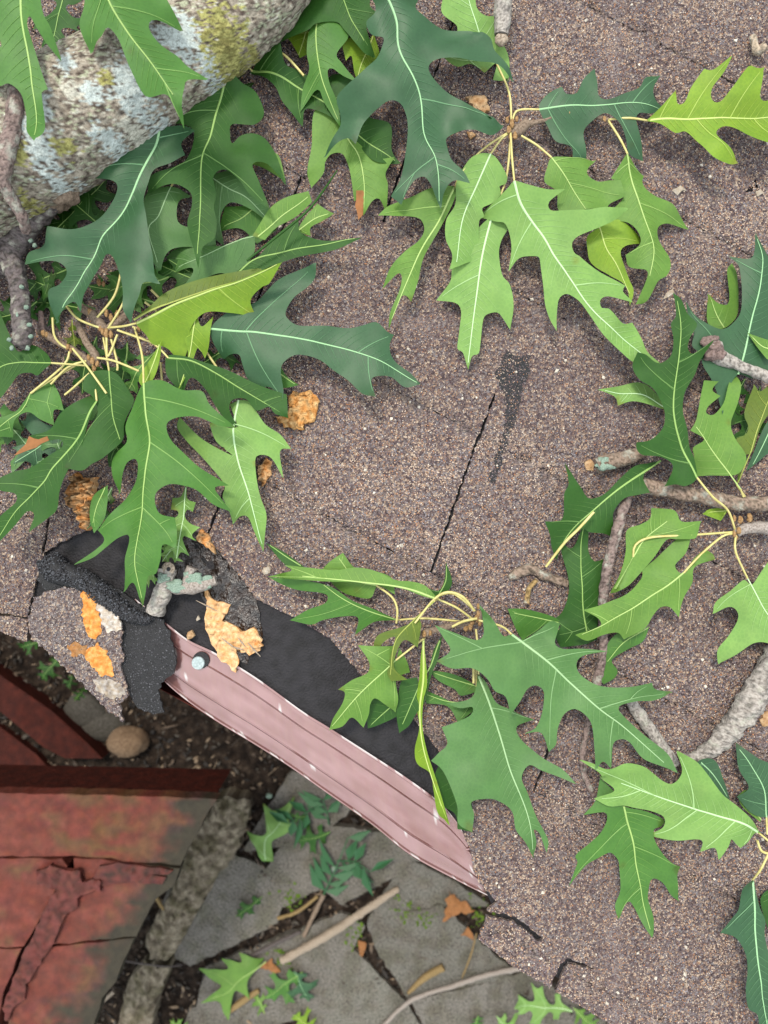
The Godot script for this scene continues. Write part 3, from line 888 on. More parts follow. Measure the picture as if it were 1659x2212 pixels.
# ================================================================ the torn eave
func damage():
	var o = shed.position
	# rotten, wet boarding that the shingle tore away from
	var wet = ragged(ring(0, 2, [1150, 100, 1250, 60, 1400, 230, 1540, 390, 1640, 520, 1690, 700, 1690, 850, 1600, 980, 1540, 960, 1500, 780, 1330, 660, 1300, 520, 1180, 460, 1060, 350], 0), 6.0, 3.0, 11)
	put("wet_board", slab(wet, func(p): return -1.6 + rough.get_noise_2d(p.x * 0.7, p.y * 0.25) * 5.0, 4.0, 5.0, o), M.wet_wood, roof_part)
	var raw = ragged(ring(0, 2, [1330, 490, 1365, 560, 1490, 600, 1440, 700, 1560, 765, 1640, 750, 1700, 830, 1680, 890, 1620, 920, 1540, 890, 1545, 960, 1530, 1040, 1440, 965, 1400, 935, 1390, 880, 1340, 790, 1325, 690, 1340, 600], 3), 4.0, 2.2, 12)
	put("torn_wood", slab(raw, func(p): return 2.0 + absf(rough.get_noise_2d(p.x * 0.3 + p.y * 0.5, (p.y - p.x * 0.3) * 2.6)) * 6.0, 6.0, 3.0, o, func(p): return lin(244, 192, 136, 1.3).lerp(lin(250, 218, 178, 1.3), clampf(0.5 + rough.get_noise_2d(p.x * 0.8, p.y * 2.0) * 1.4, 0, 1)), 0.6), M.raw_wood, roof_part)
	for i in 12:
		var c = ring(0, 2, [1420 + rng.randf_range(-90, 240), 760 + rng.randf_range(-230, 230)], 4)[0]
		if not Geometry2D.is_point_in_polygon(c, raw):
			continue
		var d = Vector2(0.8, 0.45).rotated(rng.randf_range(-0.35, 0.35)) * rng.randf_range(6, 14)
		put("sliver", tube([Vector4(c.x - d.x, 4.0, c.y - d.y, 0.3), Vector4(c.x, 6.0, c.y, 0.9), Vector4(c.x + d.x, 6.5 + rng.randf() * 4.0, c.y + d.y, 0.25)], 5, 0.2, o), M.stick, roof_part)
	# the metal strip
	strip()
	# black half of the torn shingle
	var black = ragged(ring(0, 2, [280, 300, 400, 320, 560, 380, 760, 500, 900, 600, 1060, 700, 1120, 830, 1150, 980, 1110, 1060, 1040, 1110, 1030, 1200, 1062, 1300, 990, 1312, 880, 1262, 830, 1150, 780, 1000, 700, 800, 500, 560, 300, 520, 240, 440], 7), 3.0, 1.6, 13)
	var black_top = func(p): return 7.0 + bumps.get_noise_2d(p.x * 0.9 + 50, p.y * 0.9) * 3.5
	var bo = put("torn_shingle", slab(black, black_top, 3.0, 6.0, o), M.tar, shed)
	bo.set_meta("label", "black underside of the torn shingle")
	granules("granules", [black], black_top, 0.16, bo, o, [lin(58, 56, 60), lin(74, 72, 76), lin(46, 44, 48), lin(96, 94, 98), lin(84, 84, 88), lin(110, 110, 114)])
	# rolled fold between the two halves
	var fold = curve3(run_of(0, 2, [315, 300, 6, 10, 380, 385, 9, 12.5, 520, 430, 10, 11, 700, 560, 10, 9, 840, 660, 9, 7, 960, 700, 7, 4]), 4.0)
	put("fold", tube(fold, 14, 2.2, o, 3), M.tar, bo)
	var crumbs = []
	for i in 3200:
		var q = fold[rng.randi() % fold.size()]
		var w = rng.randf() * PI
		var d = Vector2(0.52, 0.85)
		crumbs.append(Vector3(q.x + cos(w) * q.w * d.y * -1.0, q.y + sin(w) * q.w + 0.6, q.z + cos(w) * q.w * d.x) + Vector3(rng.randf_range(-2, 2), 0, rng.randf_range(-2, 2)))
	grit("granules", crumbs, [lin(40, 38, 42), lin(60, 60, 64), lin(84, 86, 92), lin(52, 50, 54)], bo, o)
	# grey half, hanging over the eave
	var grey = ragged(ring(0, 2, [200, 640, 215, 560, 300, 515, 400, 488, 520, 490, 610, 500, 700, 560, 760, 660, 792, 740, 782, 860, 800, 950, 782, 1010, 830, 1150, 832, 1180, 775, 1240, 795, 1365, 700, 1285, 540, 1125, 350, 950, 200, 825, 175, 700], 13), 3.0, 1.8, 14)
	var grey_top = func(p):
		var f = to_line(p, PackedVector2Array([mm(0, 2, 200, 640, 13), mm(0, 2, 795, 1365, 13)]))
		return 11.5 + f.x * 0.035 + bumps.get_noise_2d(p.x * 0.8, p.y * 0.8) * 4.0
	var go = put("torn_shingle", slab(grey, grey_top, 3.4, 6.0, o), M.shingle, shed)
	go.set_meta("label", "torn grey shingle flap smeared with orange wood pulp")
	granules("granules", [grey], grey_top, 0.24, go, o, [lin(142, 130, 130), lin(116, 106, 108), lin(162, 152, 152), lin(98, 88, 90), lin(182, 168, 160), lin(206, 192, 180), lin(130, 120, 124)])
	# pulp and pale scuffs on it
	crust([525, 495, 600, 500, 625, 560, 610, 620, 640, 690, 655, 760, 610, 825, 575, 800, 545, 700, 540, 600], 0, 2, grey_top, lin(240, 158, 78, 1.25), lin(248, 194, 124, 1.25), "pulp_smear", go, 4.5)
	crust([560, 900, 620, 860, 660, 900, 700, 960, 715, 1050, 660, 1055, 600, 1000, 565, 960], 0, 2, grey_top, lin(240, 160, 80, 1.25), lin(248, 196, 128, 1.25), "pulp_smear", go, 4.5)
	crust([430, 865, 480, 855, 540, 880, 555, 920, 500, 930, 470, 945], 0, 2, grey_top, lin(206, 150, 96), lin(190, 150, 110), "pulp_smear", go, 2.2)
	crust([625, 520, 690, 560, 735, 620, 765, 700, 780, 760, 700, 775, 655, 700, 620, 600], 0, 2, grey_top, lin(238, 236, 234, 1.25), lin(206, 202, 200, 1.1), "pale_scuff", go, 3.2)
	crust([600, 1100, 690, 1085, 760, 1110, 800, 1180, 740, 1220, 660, 1190], 0, 2, grey_top, lin(226, 222, 218), lin(170, 166, 164), "pale_scuff", go, 2.2)

func grit(called, where: Array, tones: Array, parent, origin):
	var mul = MultiMesh.new()
	mul.transform_format = MultiMesh.TRANSFORM_3D
	mul.use_colors = true
	mul.mesh = lump(Vector3(0.9, 0.8, 0.9), 0.3, 3, 4)
	mul.instance_count = where.size()
	for i in where.size():
		mul.set_instance_transform(i, Transform3D(Basis.from_euler(Vector3(rng.randf() * TAU, rng.randf() * TAU, 0)).scaled(Vector3.ONE * rng.randf_range(0.6, 1.2)), where[i] * 0.001 - origin))
		mul.set_instance_color(i, tones[rng.randi() % tones.size()])
	var o = MultiMeshInstance3D.new()
	o.name = called
	o.multimesh = mul
	o.material_override = M.granule
	o.set_meta("kind", "stuff")
	parent.add_child(o, true)

func crust(list, c, r, under: Callable, a: Color, b: Color, called, parent, high):
	# a crumbly smear lying on a surface, broken into grains at its rim
	var poly = ragged(Geometry2D.offset_polygon(ring(c, r, list, 16), 1.2)[0], 2.5, 2.4, int(list[0]))
	var top = func(p): return under.call(p) + high * (0.45 + 0.55 * rough.get_noise_2d(p.x * 2.4, p.y * 2.4))
	var tint = func(p): return a.lerp(b, clampf(0.5 + rough.get_noise_2d(p.x * 1.7 + 30, p.y * 1.7) * 1.7, 0, 1))
	put(called, slab(poly, top, high, 2.6, shed.position, tint, high * 0.3), M.raw_wood, parent)

func strip():
	var o = shed.position
	var hi = ring(0, 2, [880, 560, 1090, 725, 1230, 830, 1400, 912, 1659, 1068, 1959, 1285, 2130, 1390, 2400, 1562, 2639, 1719, 2859, 1885, 2989, 2050, 3045, 2190], -3)
	var lo = ring(0, 2, [830, 905, 1050, 1112, 1200, 1240, 1400, 1378, 1659, 1535, 1859, 1662, 2099, 1830, 2399, 2042, 2659, 2250, 2959, 2412, 3120, 2490, 3205, 2528], -3)
	var runs = []
	for line in [hi, lo]:
		var s = smooth(line, false, 4.0, flags(line.size()))
		var total = 0.0
		for i in s.size() - 1:
			total += s[i].distance_to(s[i + 1])
		var even = PackedVector2Array()
		var walked = 0.0
		var j = 0
		for i in 141:
			var want = total * i / 140.0
			while j < s.size() - 2 and walked + s[j].distance_to(s[j + 1]) < want:
				walked += s[j].distance_to(s[j + 1])
				j += 1
			even.append(s[j].lerp(s[j + 1], clampf((want - walked) / maxf(s[j].distance_to(s[j + 1]), 1e-5), 0, 1)))
		runs.append(even)
	var across = [[0.0, -0.4], [0.035, -0.1], [0.05, -1.8], [0.12, -2.0], [0.235, -2.1], [0.25, -1.1], [0.265, -2.2], [0.36, -2.4], [0.45, -2.7], [0.53, -3.0], [0.60, -3.3], [0.67, -3.6], [0.69, -2.6], [0.71, -4.0], [0.78, -5.4], [0.84, -6.6], [0.90, -7.8], [0.93, -8.2], [0.945, -6.4], [0.965, -6.3], [0.985, -8.6], [1.0, -13.0]]
	var st = SurfaceTool.new()
	st.begin(Mesh.PRIMITIVE_TRIANGLES)
	st.set_smooth_group(0)
	var rows = across.size()
	var grid = []
	for i in 141:
		for j in rows:
			var v = across[j][0]
			var p = runs[0][i].lerp(runs[1][i], v)
			if i == 140:
				p += along * rough.get_noise_2d(v * 60.0, 4.0) * 14.0
			var h = across[j][1] + bumps.get_noise_2d(p.x * 0.35, p.y * 0.35) * 1.2
			var w = rough.get_noise_2d(p.x * 0.5, p.y * 0.5)
			var streak = rough.get_noise_2d((p.x * 0.83 + p.y * 0.56) * 0.12, v * 60.0)
			var c = lin(146, 98, 92).lerp(lin(168, 122, 118), clampf(0.5 + streak * 1.1 + w * 0.5, 0, 1))
			if (v < 0.03 and w > 0.02) or (v > 0.94 and v < 0.965 and w > 0.2) or (v > 0.2 and w + streak * 0.5 > 0.66):
				c = lin(232, 222, 216)
			grid.append([up(p, h) - o, c])
	for i in 140:
		for j in rows - 1:
			var k = i * rows + j
			st.set_smooth_group(j)
			for e in [k, k + rows, k + rows + 1, k, k + rows + 1, k + 1]:
				st.set_color(grid[e][1])
				st.add_vertex(grid[e][0])
	st.generate_normals()
	var s = put("edge_strip", st.commit(), M.strip, shed)
	s.set_meta("label", "bent brown painted metal edge strip")
	# nail head in its oversize hole
	var at = mm(0, 2, 1285, 978, 0)
	var rim = CylinderMesh.new()
	rim.top_radius = 0.0062
	rim.bottom_radius = 0.0068
	rim.height = 0.0022
	rim.radial_segments = 28
	put("nail_head", rim, M.zinc, s, up(at, 0.6) - o)
	var hole = CylinderMesh.new()
	hole.top_radius = 0.0084
	hole.bottom_radius = 0.0084
	hole.height = 0.002
	hole.radial_segments = 28
	put("nail_hole", hole, M.tar, s, up(at + Vector2(2.6, -2.6), -1.0) - o)

# ================================================================ the fallen branch and the twigs
func bark(tone: Color):
	return func(v):
		var w = rough.get_noise_3d(v.x * 2.6, v.y * 2.6, v.z * 2.6)
		var w2 = rough.get_noise_3d(v.x * 0.8 + 60, v.y * 0.8, v.z * 0.8)
		var c = tone.lerp(tone * 0.38, clampf(0.25 + w * 2.4, 0, 1))
		return c.lerp(lin(206, 204, 190), clampf(w2 * 2.6 - 0.45 + w, 0, 0.8))

func branch_and_twigs():
	var list = run_of(0, 0, [-800, 1460, 62, 60, -235, 1120, 64, 61, 400, 800, 60, 57, 1030, 400, 56, 48, 1450, 130, 54, 43, 1740, -120, 52, 39, 1950, -520, 50, 38])
	var run = curve3(list, 2.4)
	var at = up(mm(0, 0, 400, 800, 0), 5)
	var spots = []
	# x, y, half widths, tone: crusts of lichen where they grow
	for s in [[1150, 210, 150, 110, 0], [840, 560, 110, 160, 0], [460, 440, 55, 75, 0], [650, 830, 75, 60, 0], [255, 960, 95, 130, 0], [310, 720, 45, 100, 0], [1020, 640, 80, 55, 0], [1310, 300, 90, 80, 0], [590, 610, 80, 60, 0], [410, 1100, 60, 45, 0], [290, 1110, 50, 35, 0], [1420, 170, 130, 170, 1], [1440, 300, 90, 70, 1], [400, 930, 60, 40, 1], [130, 1000, 60, 60, 1], [690, 520, 40, 40, 1], [1290, 540, 110, 45, 2], [790, 740, 60, 50, 2], [480, 620, 60, 50, 2], [1620, 240, 40, 80, 0], [1590, 150, 40, 40, 1], [30, 1380, 50, 90, 0], [110, 1260, 70, 60, 1], [1000, 100, 40, 40, 0], [60, 960, 60, 40, 2]]:
		spots.append([mm(0, 0, s[0], s[1], 104), Vector2(s[2], s[3]) * STEP * 0.88, s[4]])
	var tones = [lin(226, 236, 232), lin(196, 192, 122), lin(232, 228, 212)]
	var tint = func(v):
		var p = Vector2(v.x, v.z)
		var w = rough.get_noise_3d(v.x * 0.9, v.y * 0.9, v.z * 0.9)
		var w2 = rough.get_noise_3d(v.x * 2.2 + 300, v.y * 2.2, v.z * 2.2)
		var w3 = rough.get_noise_3d(v.x * 4.5, v.y * 4.5 + 80, v.z * 4.5)
		var c = lin(140, 126, 114).lerp(lin(204, 192, 174), clampf(0.5 + w * 2.2 + w3 * 1.2, 0, 1))
		c = c.lerp(lin(86, 72, 66), clampf(w2 * 3.0 + w3 * 2.0 - 0.3, 0, 0.9))
		if w2 + w * 0.6 + w3 * 0.4 < -0.26:
			c = lin(200, 202, 172)
		if w3 > 0.36:
			c = lin(226, 222, 206)
		for s in spots:
			var off = (p - s[0]) / s[1]
			if absf(off.x) > 1.6 or absf(off.y) > 1.6:
				continue
			var d = off.length() + w2 * 1.1 + w * 0.5 + w3 * 0.7
			if d < 0.95:
				var q = tones[s[2]]
				if s[2] == 1 and d < 0.45:
					q = lin(156, 148, 92)
				c = q.lerp(q * 0.78, clampf(w3 * 2.4, 0, 1))
		return c
	var log = put("fallen_branch", tube(run, 190, 1.7, at, 9, null, tint), M.log_bark, self, at)
	tag(log, "thick fallen branch crusted with pale lichen, lying across the upper left of the roof", "branch")
	for kn in [[395, 1235, 52, 17, 13, 14], [360, 1275, 44, 14, 13, 14]]:
		put("knot", lump(Vector3(kn[3], kn[4], kn[5]), 0.22, kn[0], 16), M.brown_bark, log, up(mm(0, 0, kn[0], kn[1], kn[2]), kn[2]) - at)

	var twigs = [
		[0, 0, [330, 1270, 44, 13, 250, 1380, 42, 11.5, 160, 1500, 40, 11, 60, 1640, 40, 12, 110, 1800, 42, 9, 130, 2000, 42, 8.5, 150, 2170, 40, 10, 120, 2240, 38, 7], "dark_bark", "dark knobbly side twig dropping from the fallen branch with pale bud scars", 1.0],
		[0, 0, [110, 560, 118, 7, 90, 800, 116, 7.5, 30, 1060, 112, 8, 20, 1180, 108, 6, 90, 1310, 96, 5, 150, 1420, 84, 5, 175, 1500, 72, 4], "red_bark", "thin reddish twig lying over the left end of the fallen branch", 0.6],
		[0, 1, [60, 0, 40, 12, -60, 60, 40, 14, -200, 40, 42, 14], "dark_bark", "short dark twig stub leaving the frame at the left edge", 1.0],
		[1, 0, [1605, -120, 30, 9, 1600, 30, 28, 8.5, 1595, 150, 24, 8, 1590, 225, 22, 7], "grey_bark", "grey twig with a pale snapped end at the top edge", 0.5],
		[2, 0, [30, 815, 26, 9, -20, 790, 26, 7, -60, 760, 24, 6], "brown_bark", "", 0.8],
		[2, 1, [1255, 545, 30, 6, 1300, 600, 30, 10, 1340, 650, 30, 8, 1450, 700, 30, 5.2, 1560, 745, 30, 5.0, 1760, 830, 30, 5.5], "grey_bark", "grey twig with a brown bud cluster, right of the slender green leaf", 0.5],
		[2, 1, [820, 1490, 20, 7, 900, 1500, 20, 7, 1100, 1535, 20, 7.5, 1300, 1575, 22, 7, 1450, 1600, 22, 7, 1800, 1610, 24, 8], "brown_bark", "straight brown twig along the right edge below the bright green leaf", 0.6],
		[2, 1, [550, 1365, 10, 7.5, 620, 1340, 10, 8, 740, 1310, 11, 7.5, 860, 1270, 12, 5], "brown_bark", "short lichened twig stub with a pale cut end beside an orange chip", 0.7],
		[2, 2, [775, -175, 14, 3, 760, -120, 16, 4.4, 735, -60, 20, 4.8, 690, 90, 28, 5.2, 640, 280, 26, 5.2, 600, 460, 22, 4.8, 590, 700, 18, 4.2, 590, 900, 14, 4.0, 550, 1100, 12, 4.5, 490, 1370, 8, 3, 460, 1560, 7, 3, 470, 1700, 7, 3.2, 530, 1840, 6, 2.4], "red_bark", "long thin split twig running down between the leaves right of the middle", 0.5],
		[2, 2, [1800, 800, 22, 12, 1659, 1050, 20, 12.5, 1570, 1180, 20, 12, 1545, 1230, 20, 13.5, 1480, 1330, 19, 11, 1400, 1420, 17, 10.5, 1340, 1490, 16, 8.5, 1230, 1575, 12, 7, 1120, 1605, 10, 5.5], "grey_bark", "thick pale grey twig curving in from the right edge", 1.4],
		[2, 2, [760, 1210, 8, 5, 830, 1320, 8, 6, 930, 1460, 9, 6, 1010, 1580, 10, 6.5, 1060, 1640, 10, 4], "grey_bark", "grey twig stub meeting the thick pale grey twig", 0.6],
		[2, 2, [-20, 430, 6, 3.5, 70, 380, 6, 5, 150, 380, 6, 4.6, 230, 420, 6, 4.2, 360, 470, 7, 4], "brown_bark", "grey twig bit lying left of the dark upright leaf", 0.9],
		[2, 2, [160, 440, 8, 2, 110, 500, 10, 2.5, 95, 590, 10, 3], "straw", "tiny brown curled twig under the grey twig bit", 0.3],
		[2, 0, [1560, 235, 10, 3, 1590, 330, 12, 4, 1640, 300, 14, 4.5], "stick", "pale splintered wood bit at the right edge beside the bright leaf", 0.4],
		[0, 2, [1000, 650, 10, 9.5, 1045, 540, 13, 8.5, 1075, 450, 14, 8, 1085, 370, 13, 9.5], "grey_bark", "forked lichened twig stub standing in the torn hole above the metal strip", 0.9]]
	var twig_tones = {"dark_bark": lin(132, 122, 120), "grey_bark": lin(206, 196, 188), "brown_bark": lin(176, 154, 136), "red_bark": lin(168, 146, 140), "stick": lin(220, 200, 176), "straw": lin(196, 164, 112)}
	var n = 0
	for t in twigs:
		n += 1
		if t[4] == "":
			continue
		var pts = run_of(t[0], t[1], t[2])
		var o = Vector3(pts[0].x, pts[0].y, pts[0].z) * 0.001
		var tw = put("twig", tube(curve3(pts, 1.6), 26, t[5] * 2.0, o, n, null, bark(twig_tones[t[3]])), M.log_bark, self, o)
		tag(tw, t[4], "twig", "broken twigs lying on the roof")
		if n == 1:
			for s in [[100, 1870], [140, 1860], [190, 2105], [115, 2040], [75, 2255], [180, 2255], [60, 2200], [200, 2180], [170, 1990], [200, 1560], [225, 1590]]:
				put("bud_scar", lump(Vector3(2.2, 2.0, 2.2), 0.3, s[0], 7), M.lichen, tw, up(mm(0, 0, s[0], s[1], 49), 49) - o)
		if n == 6:
			for s in [[1270, 560, 34, 7], [1320, 600, 36, 8], [1290, 640, 34, 8], [1345, 640, 36, 6], [1310, 545, 34, 5]]:
				put("bud", lump(Vector3(s[3], s[3] * 0.7, s[3] * 0.8), 0.3, s[0], 10), M.red_bark, tw, up(mm(2, 1, s[0], s[1], s[2]), s[2]) - o)
		if n == 15:
			put("fork", tube(curve3(run_of(0, 2, [1060, 470, 14, 6, 1160, 490, 16, 6.5, 1280, 480, 18, 7, 1400, 440, 18, 4]), 3.0), 12, 1.3, o, 31), M.grey_bark, tw)
			put("fork", tube(curve3(run_of(0, 2, [1210, 470, 17, 5, 1230, 400, 18, 5, 1245, 360, 18, 6]), 3.0), 12, 1.3, o, 32), M.grey_bark, tw)
			put("cut_end", lump(Vector3(6.5, 2.5, 6.5), 0.06, 3, 12), M.stick, tw, up(mm(0, 2, 1090, 368, 20), 20) - o)
			put("cut_end_core", lump(Vector3(2.0, 1.0, 2.0), 0.1, 4, 8), M.tar, tw, up(mm(0, 2, 1092, 370, 22.4), 22.4) - o)
			for s in [[1150, 480, 9, 5], [1290, 460, 11, 7], [1060, 430, 6, 5], [1240, 430, 8, 6]]:
				put("lichen", lump(Vector3(s[2], 3.0, s[3]), 0.5, s[0], 12), M.lichen, tw, up(mm(0, 2, s[0], s[1], 21), 21) - o)
		if n == 8:
			put("lichen", lump(Vector3(9, 3, 6), 0.5, 71, 12), M.lichen, tw, up(mm(2, 1, 600, 1355, 16), 16) - o)
		if n == 4:
			put("cut_end", lump(Vector3(6.4, 4, 6.4), 0.2, 72, 12), M.stick, tw, up(mm(1, 0, 1590, 258, 24), 24) - o)

	# an unseen oak, added so that the metal strip has a limb to mirror
	var oak = base("added_oak_tree", Vector3(0.75, LOW * 0.001, 4.6), "added unseen oak tree, its bare limb placed for the metal strip to mirror", "tree")
	put("trunk", tube(curve3([Vector4(750, LOW - 50, 4600, 210), Vector4(740, 0, 4600, 170), Vector4(720, 1600, 4580, 150), Vector4(700, 3400, 4560, 120), Vector4(760, 5200, 4700, 70)], 60.0), 24, 14.0, oak.position, 71), M.dark_bark, oak)
	put("limb", tube(curve3([Vector4(715, 2000, 4500, 90), Vector4(520, 2350, 3300, 64), Vector4(300, 2150, 2100, 46), Vector4(170, 2000, 1080, 31), Vector4(120, 1930, 520, 22), Vector4(60, 1960, 160, 9)], 40.0), 16, 6.0, oak.position, 72), M.dark_bark, oak)
	put("limb", tube(curve3([Vector4(300, 2150, 2100, 34), Vector4(-120, 2300, 1500, 22), Vector4(-420, 2420, 900, 10)], 40.0), 12, 4.0, oak.position, 73), M.dark_bark, oak)

	# broken-out crumbs of orange wood
	for s in [
		[1, 1, [200, 1030, 215, 960, 205, 900, 240, 870, 300, 890, 350, 870, 395, 900, 410, 960, 380, 1010, 370, 1060, 320, 1090, 310, 1125, 240, 1115, 180, 1105, 140, 1080, 120, 1035], 9, "big crumbly lump of orange wood pulp below the large dark leaf's lower lobe", 0],
		[0, 1, [430, 1430, 470, 1395, 500, 1440, 590, 1430, 600, 1520, 580, 1620, 560, 1750, 530, 1780, 510, 1760, 480, 1680, 420, 1590], 20, "orange wood piece standing among the leaves above the torn roll", 1],
		[0, 2, [1280, 120, 1310, 110, 1355, 170, 1395, 270, 1350, 240, 1300, 200, 1265, 170], 9, "small orange wood sliver above the forked twig stub", 1],
		[1, 1, [10, 1380, 60, 1310, 95, 1330, 90, 1440, 40, 1490, 15, 1450], 8, "pale orange wood crumb behind the pale leaf tip", 1],
		[1, 0, [1360, 620, 1420, 600, 1490, 620, 1515, 700, 1480, 725, 1420, 690], 9, "tan wood chip beside the big dark leaf at the top", 2],
		[1, 0, [1365, 855, 1410, 860, 1430, 880, 1395, 895], 5, "tiny pale chip under the big dark leaf's right lobe", 2],
		[2, 1, [475, 1345, 510, 1315, 530, 1330, 530, 1390, 490, 1385], 5, "small peach wood chip at the cut end of the lichened twig stub", 2],
		[2, 0, [1040, 1220, 1090, 1205, 1130, 1230, 1090, 1250, 1065, 1270], 4, "white bird dropping speck near the right edge", 3],
		[2, 0, [1585, 1240, 1610, 1230, 1635, 1255, 1600, 1265], 4, "smaller white speck at the right edge", 3],
		[2, 1, [980, 280, 1000, 240, 1045, 210, 1050, 235, 1010, 275], 4, "white elongated flake above the slender green leaf", 3],
		[1, 2, [40, 380, 70, 350, 100, 360, 90, 395, 55, 405], 5, "white flake at the tip of the pale leaf below the middle", 3],
		[0, 2, [1205, 800, 1235, 770, 1255, 800, 1240, 820, 1210, 830], 6, "small pale wood chip on the upper edge of the metal strip", 2],
		[0, 2, [1262, 690, 1278, 675, 1292, 690, 1275, 706], 4, "tiny cream chip on the black felt above the metal strip", 3],
		[2, 2, [1610, 1350, 1640, 1290, 1680, 1300, 1680, 1390, 1640, 1385], 6, "orange chip at the right edge under the thick grey twig", 2],
		[1, 2, [-10, 840, 20, 830, 36, 860, 10, 880, -12, 880], 6, "small orange crumb at the end of the torn wood", 1]]:
		var poly = ragged(ring(s[0], s[1], s[2], s[3]), 3.0, 1.8, int(s[2][0]))
		var hh = s[3]
		var mid = box_of(poly).get_center()
		var half = maxf(box_of(poly).size.x, box_of(poly).size.y) * 0.5
		var pair = [[lin(236, 172, 100, 1.25), lin(248, 212, 156, 1.25)], [lin(236, 168, 100, 1.25), lin(246, 212, 168, 1.25)], [lin(210, 172, 132), lin(232, 204, 168)], [lin(232, 228, 220), lin(204, 198, 188)]][s[5]]
		var amp = hh * (0.9 if s[5] < 2 else 0.35)
		var top = func(p): return hh * 0.7 + 1.5 + hh * 0.5 * (1.0 - clampf(p.distance_to(mid) / half, 0, 1)) + (rough.get_noise_2d(p.x * 1.6, p.y * 1.6) * 0.5 + rough.get_noise_2d(p.x * 0.7 + p.y * 0.5, p.y * 3.2 - p.x * 1.4)) * amp * 0.8
		var tt = func(p): return pair[0].lerp(pair[1], clampf(0.5 + rough.get_noise_2d(p.x * 1.4 + 30, p.y * 1.4) * 1.8, 0, 1))
		var o = up(mid, 2)
		tag(put("wood_crumb", slab(poly, top, hh * 0.7, 2.6, o, tt, hh * 0.25), M.raw_wood, self, o), s[4], "wood chip" if s[5] < 3 else "flake", "wood chips scattered on the roof" if s[5] < 3 else "pale flakes on the roof")

